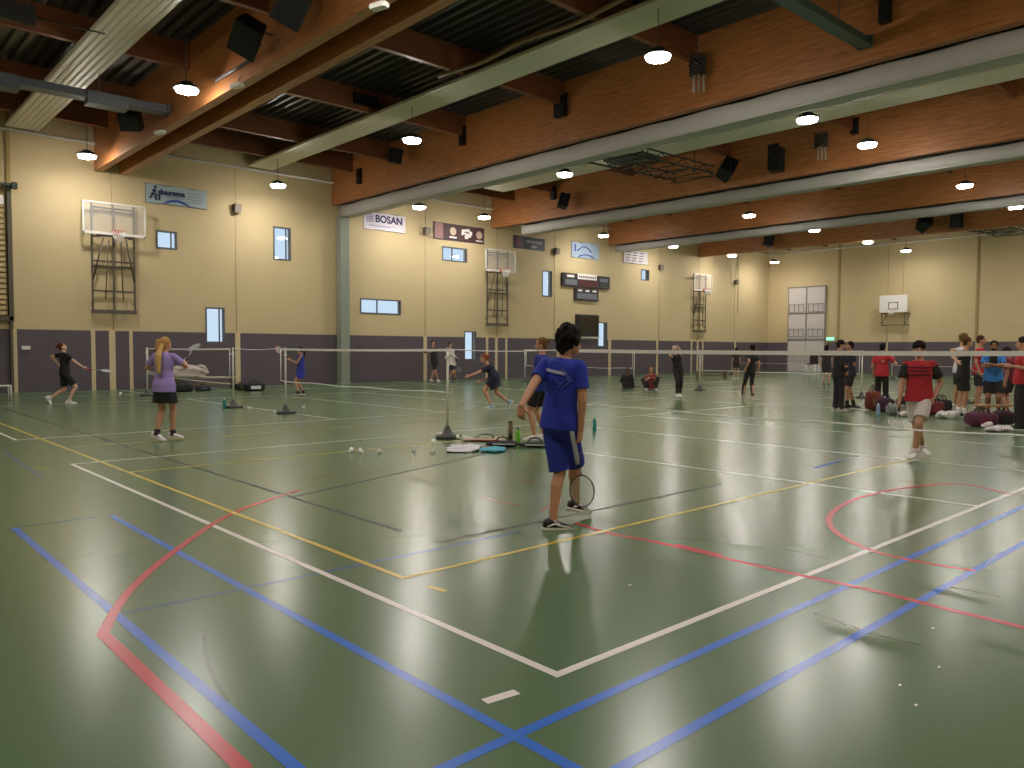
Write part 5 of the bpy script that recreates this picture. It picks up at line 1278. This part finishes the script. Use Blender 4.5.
def sportbag(px_, py_, L, W, Hh, rz, c, lb, c2='D0D0D0', nm='sports_bag', lift=0.0, g=None):
    g = g or gz(px_, py_); t = thing(nm, lb, 'bag', (g.x, g.y, lift)); R3 = Matrix.Rotation(rz, 3, 'Z'); O = V((g.x, g.y, lift))
    bm = newbm(); rs = []
    for x, s_ in ((-.5, .6), (-.48, .85), (-.3, 1), (0, .98), (.3, 1), (.48, .85), (.5, .6)):
        rs.append([O+R3 @ V((x*L, 0, 0))+R3 @ V((0, W/2*s_*math.copysign(abs(math.cos(a))**.7, math.cos(a)), Hh/2+Hh/2*s_*math.copysign(abs(math.sin(a))**.7, math.sin(a)))) for a in [2*PI*i/18 for i in range(18)]])
    rings(bm, rs); bmesh.ops.triangulate(bm, faces=[f_ for f_ in bm.faces if len(f_.verts) > 4]); noisy(bm, .02, 6, L*10)
    for v in bm.verts: v.co.z = max(v.co.z, lift+.003)
    obj('bag_body', bm, fabric(c), t)
    bm = newbm()
    for s in (-1, 1): tube(bm, [O+R3 @ V((x*L, s*W*.22, z)) for x, z in ((-.22, Hh*.75), (-.16, Hh*1.15), (0, Hh*1.3), (.16, Hh*1.15), (.22, Hh*.75))], .014, 6)
    obj('handle', bm, fabric('242428'), t)
    bm = newbm(); box(bm, O+R3 @ V((0, -W*.46, Hh*.45)), (L*.5, .04, Hh*.4), R3); noisy(bm, .01, 9); obj('side_pocket', bm, fabric(c2), t)
    return t
CW = V((FW.x, FW.y, 0)).normalized(); CR = CW.cross(Z)
ang = math.atan2(CR.y, CR.x)
sportbag(254, 391, .75, .35, .3, 0, '16161A', 'black and white sports bag on the floor by the wall right of the net post', 'D8D8DC')
sportbag(240, 390.5, .35, .3, .25, .2, '1C201C', 'dark olive bag left of the black and white bag by the wall', '4A5430')
sportbag(182, 392, .7, .35, .28, 0, '17171B', 'black bag under the bench with the white jackets', '222226')
sportbag(203, 391, .5, .3, .2, 0, '2A2A2E', 'dark grey bag on the floor under the bench', '55555A')
# gear in front of the group at the right
sportbag(873, 410, .34, .3, .5, ang, '7A3424', 'brown red backpack standing left of the bottles', '8A5A3A', 'backpack')
sportbag(899, 415, .55, .3, .26, ang, '7A7E7A', 'grey sports bag right of the bottles', '9A9E9A')
sportbag(885, 412, .38, .28, .36, ang, '3E1A34', 'dark purple backpack behind the bottles', '5A2A48', 'backpack')
sportbag(906, 411, .42, .3, .4, ang+.4, '15151A', 'black backpack behind the racket arm of the man in red', '2A2A30', 'backpack')
blobcloth('towel', 'white towel lying before the black backpack', 'towel', 910, 416.5, .45, .25, .12, ang, fabric('D8D0CC'), 9)
sportbag(934, 415, .4, .3, .34, ang, '6A1E28', 'dark red bag right of the white shorts', '8A2A38')
sportbag(941, 413.5, .42, .3, .36, ang, '17151C', 'black bag between dark red bag and white socks', '301A38')
blobcloth('towel', 'crumpled white towel on the floor left of the white socks', 'towel', 948, 418.5, .4, .3, .16, ang, fabric('DEDAD8'), 12)
sportbag(981, 426.5, .55, .35, .3, ang, '5A2040', 'maroon sports bag on the floor before the bench', '7A2A4C')
sportbag(1003, 425, .36, .3, .3, ang, '3A1430', 'dark purple sports bag right of the maroon bag', '1C2A38')
blobcloth('towel', 'striped white towel on the floor near the right edge', 'towel', 999, 431.5, .42, .25, .1, ang, fabric('CFC8CC'), 15)
blobcloth('towel', 'small white cloth on the floor before the maroon bag', 'towel', 987, 428, .2, .16, .1, ang, fabric('E4DCD8'), 17)
t, O, R3 = bench(1002, 422, 1.2, ang, 'B08458', 'low wooden bench in front of the blue jersey group', .36)
# bench by the corner, far away
bench(712, 379, 3.2, 0, '6A6C64', 'long dark low bench far away near the window wall')
# white chair cut by the left edge
g = gz(2, 400); t = thing('white_chair', 'white plastic chair cut by the left edge of the picture', 'chair', (g.x, g.y, 0)); O = V((g.x, g.y, 0))
bm = newbm(); box(bm, O+V((0, 0, .42)), (.45, .45, .03)); bmesh.ops.bevel(bm, geom=list(bm.edges), offset=.01, segments=2); obj('seat', bm, WHITEM, t)
bm = newbm(); box(bm, O+V((-.2, 0, .65)), (.03, .42, .4)); bmesh.ops.bevel(bm, geom=list(bm.edges), offset=.01, segments=2); obj('backrest', bm, WHITEM, t)
for sx in (-.19, .19):
    for sy in (-.19, .19):
        bm = newbm(); tube(bm, [O+V((sx, sy, .41)), O+V((sx*1.1, sy*1.1, .0))], [.02, .015], 8); obj('leg', bm, WHITEM, t)
# umpire chair far away before the tall door
g = gz(812, 378); t = thing('umpire_chair', 'tall white legged umpire chair in front of the grey door', 'chair', (g.x, g.y, 0)); O = V((g.x, g.y, 0))
bm = newbm(); box(bm, O+V((0, 0, .8)), (.45, .5, .06)); obj('seat', bm, BLACKP, t)
bm = newbm(); box(bm, O+V((.2, 0, 1.05)), (.05, .5, .55)); obj('backrest', bm, BLACKP, t)
for sx in (-.2, .2):
    for sy in (-.25, .25): bm = newbm(); tube(bm, [O+V((sx, sy, .78)), O+V((sx*1.9, sy*1.5, 0))], .03, 8); obj('leg', bm, WHITEM, t)
bm = newbm()
for z in (.2, .4, .6): box(bm, O+V((-.2-.18*(1-z/.8), 0, z)), (.06, .6, .04))
obj('ladder_rung', bm, WHITEM, t)
EXPO = 0.85
# ---------------------------------------------------------------- light
w = bpy.data.worlds.new('world'); SC.world = w; w.use_nodes = True
bg = w.node_tree.nodes['Background']; bg.inputs['Color'].default_value = (.62, .80, 1, 1); bg.inputs['Strength'].default_value = .55
bm = newbm(); box2(bm, (X0-30, YW+.4, -.6), (XB+30, YW+60, -.4)); struct('ground', bm, mat('outside_grass', '5A6A40', .9), 'grass outside the windows', 'ground')
SC.view_settings.view_transform = 'Standard'; SC.view_settings.look = 'None'; SC.view_settings.gamma = 1; SC.view_settings.use_curve_mapping = False
SC.view_settings.exposure = EXPO
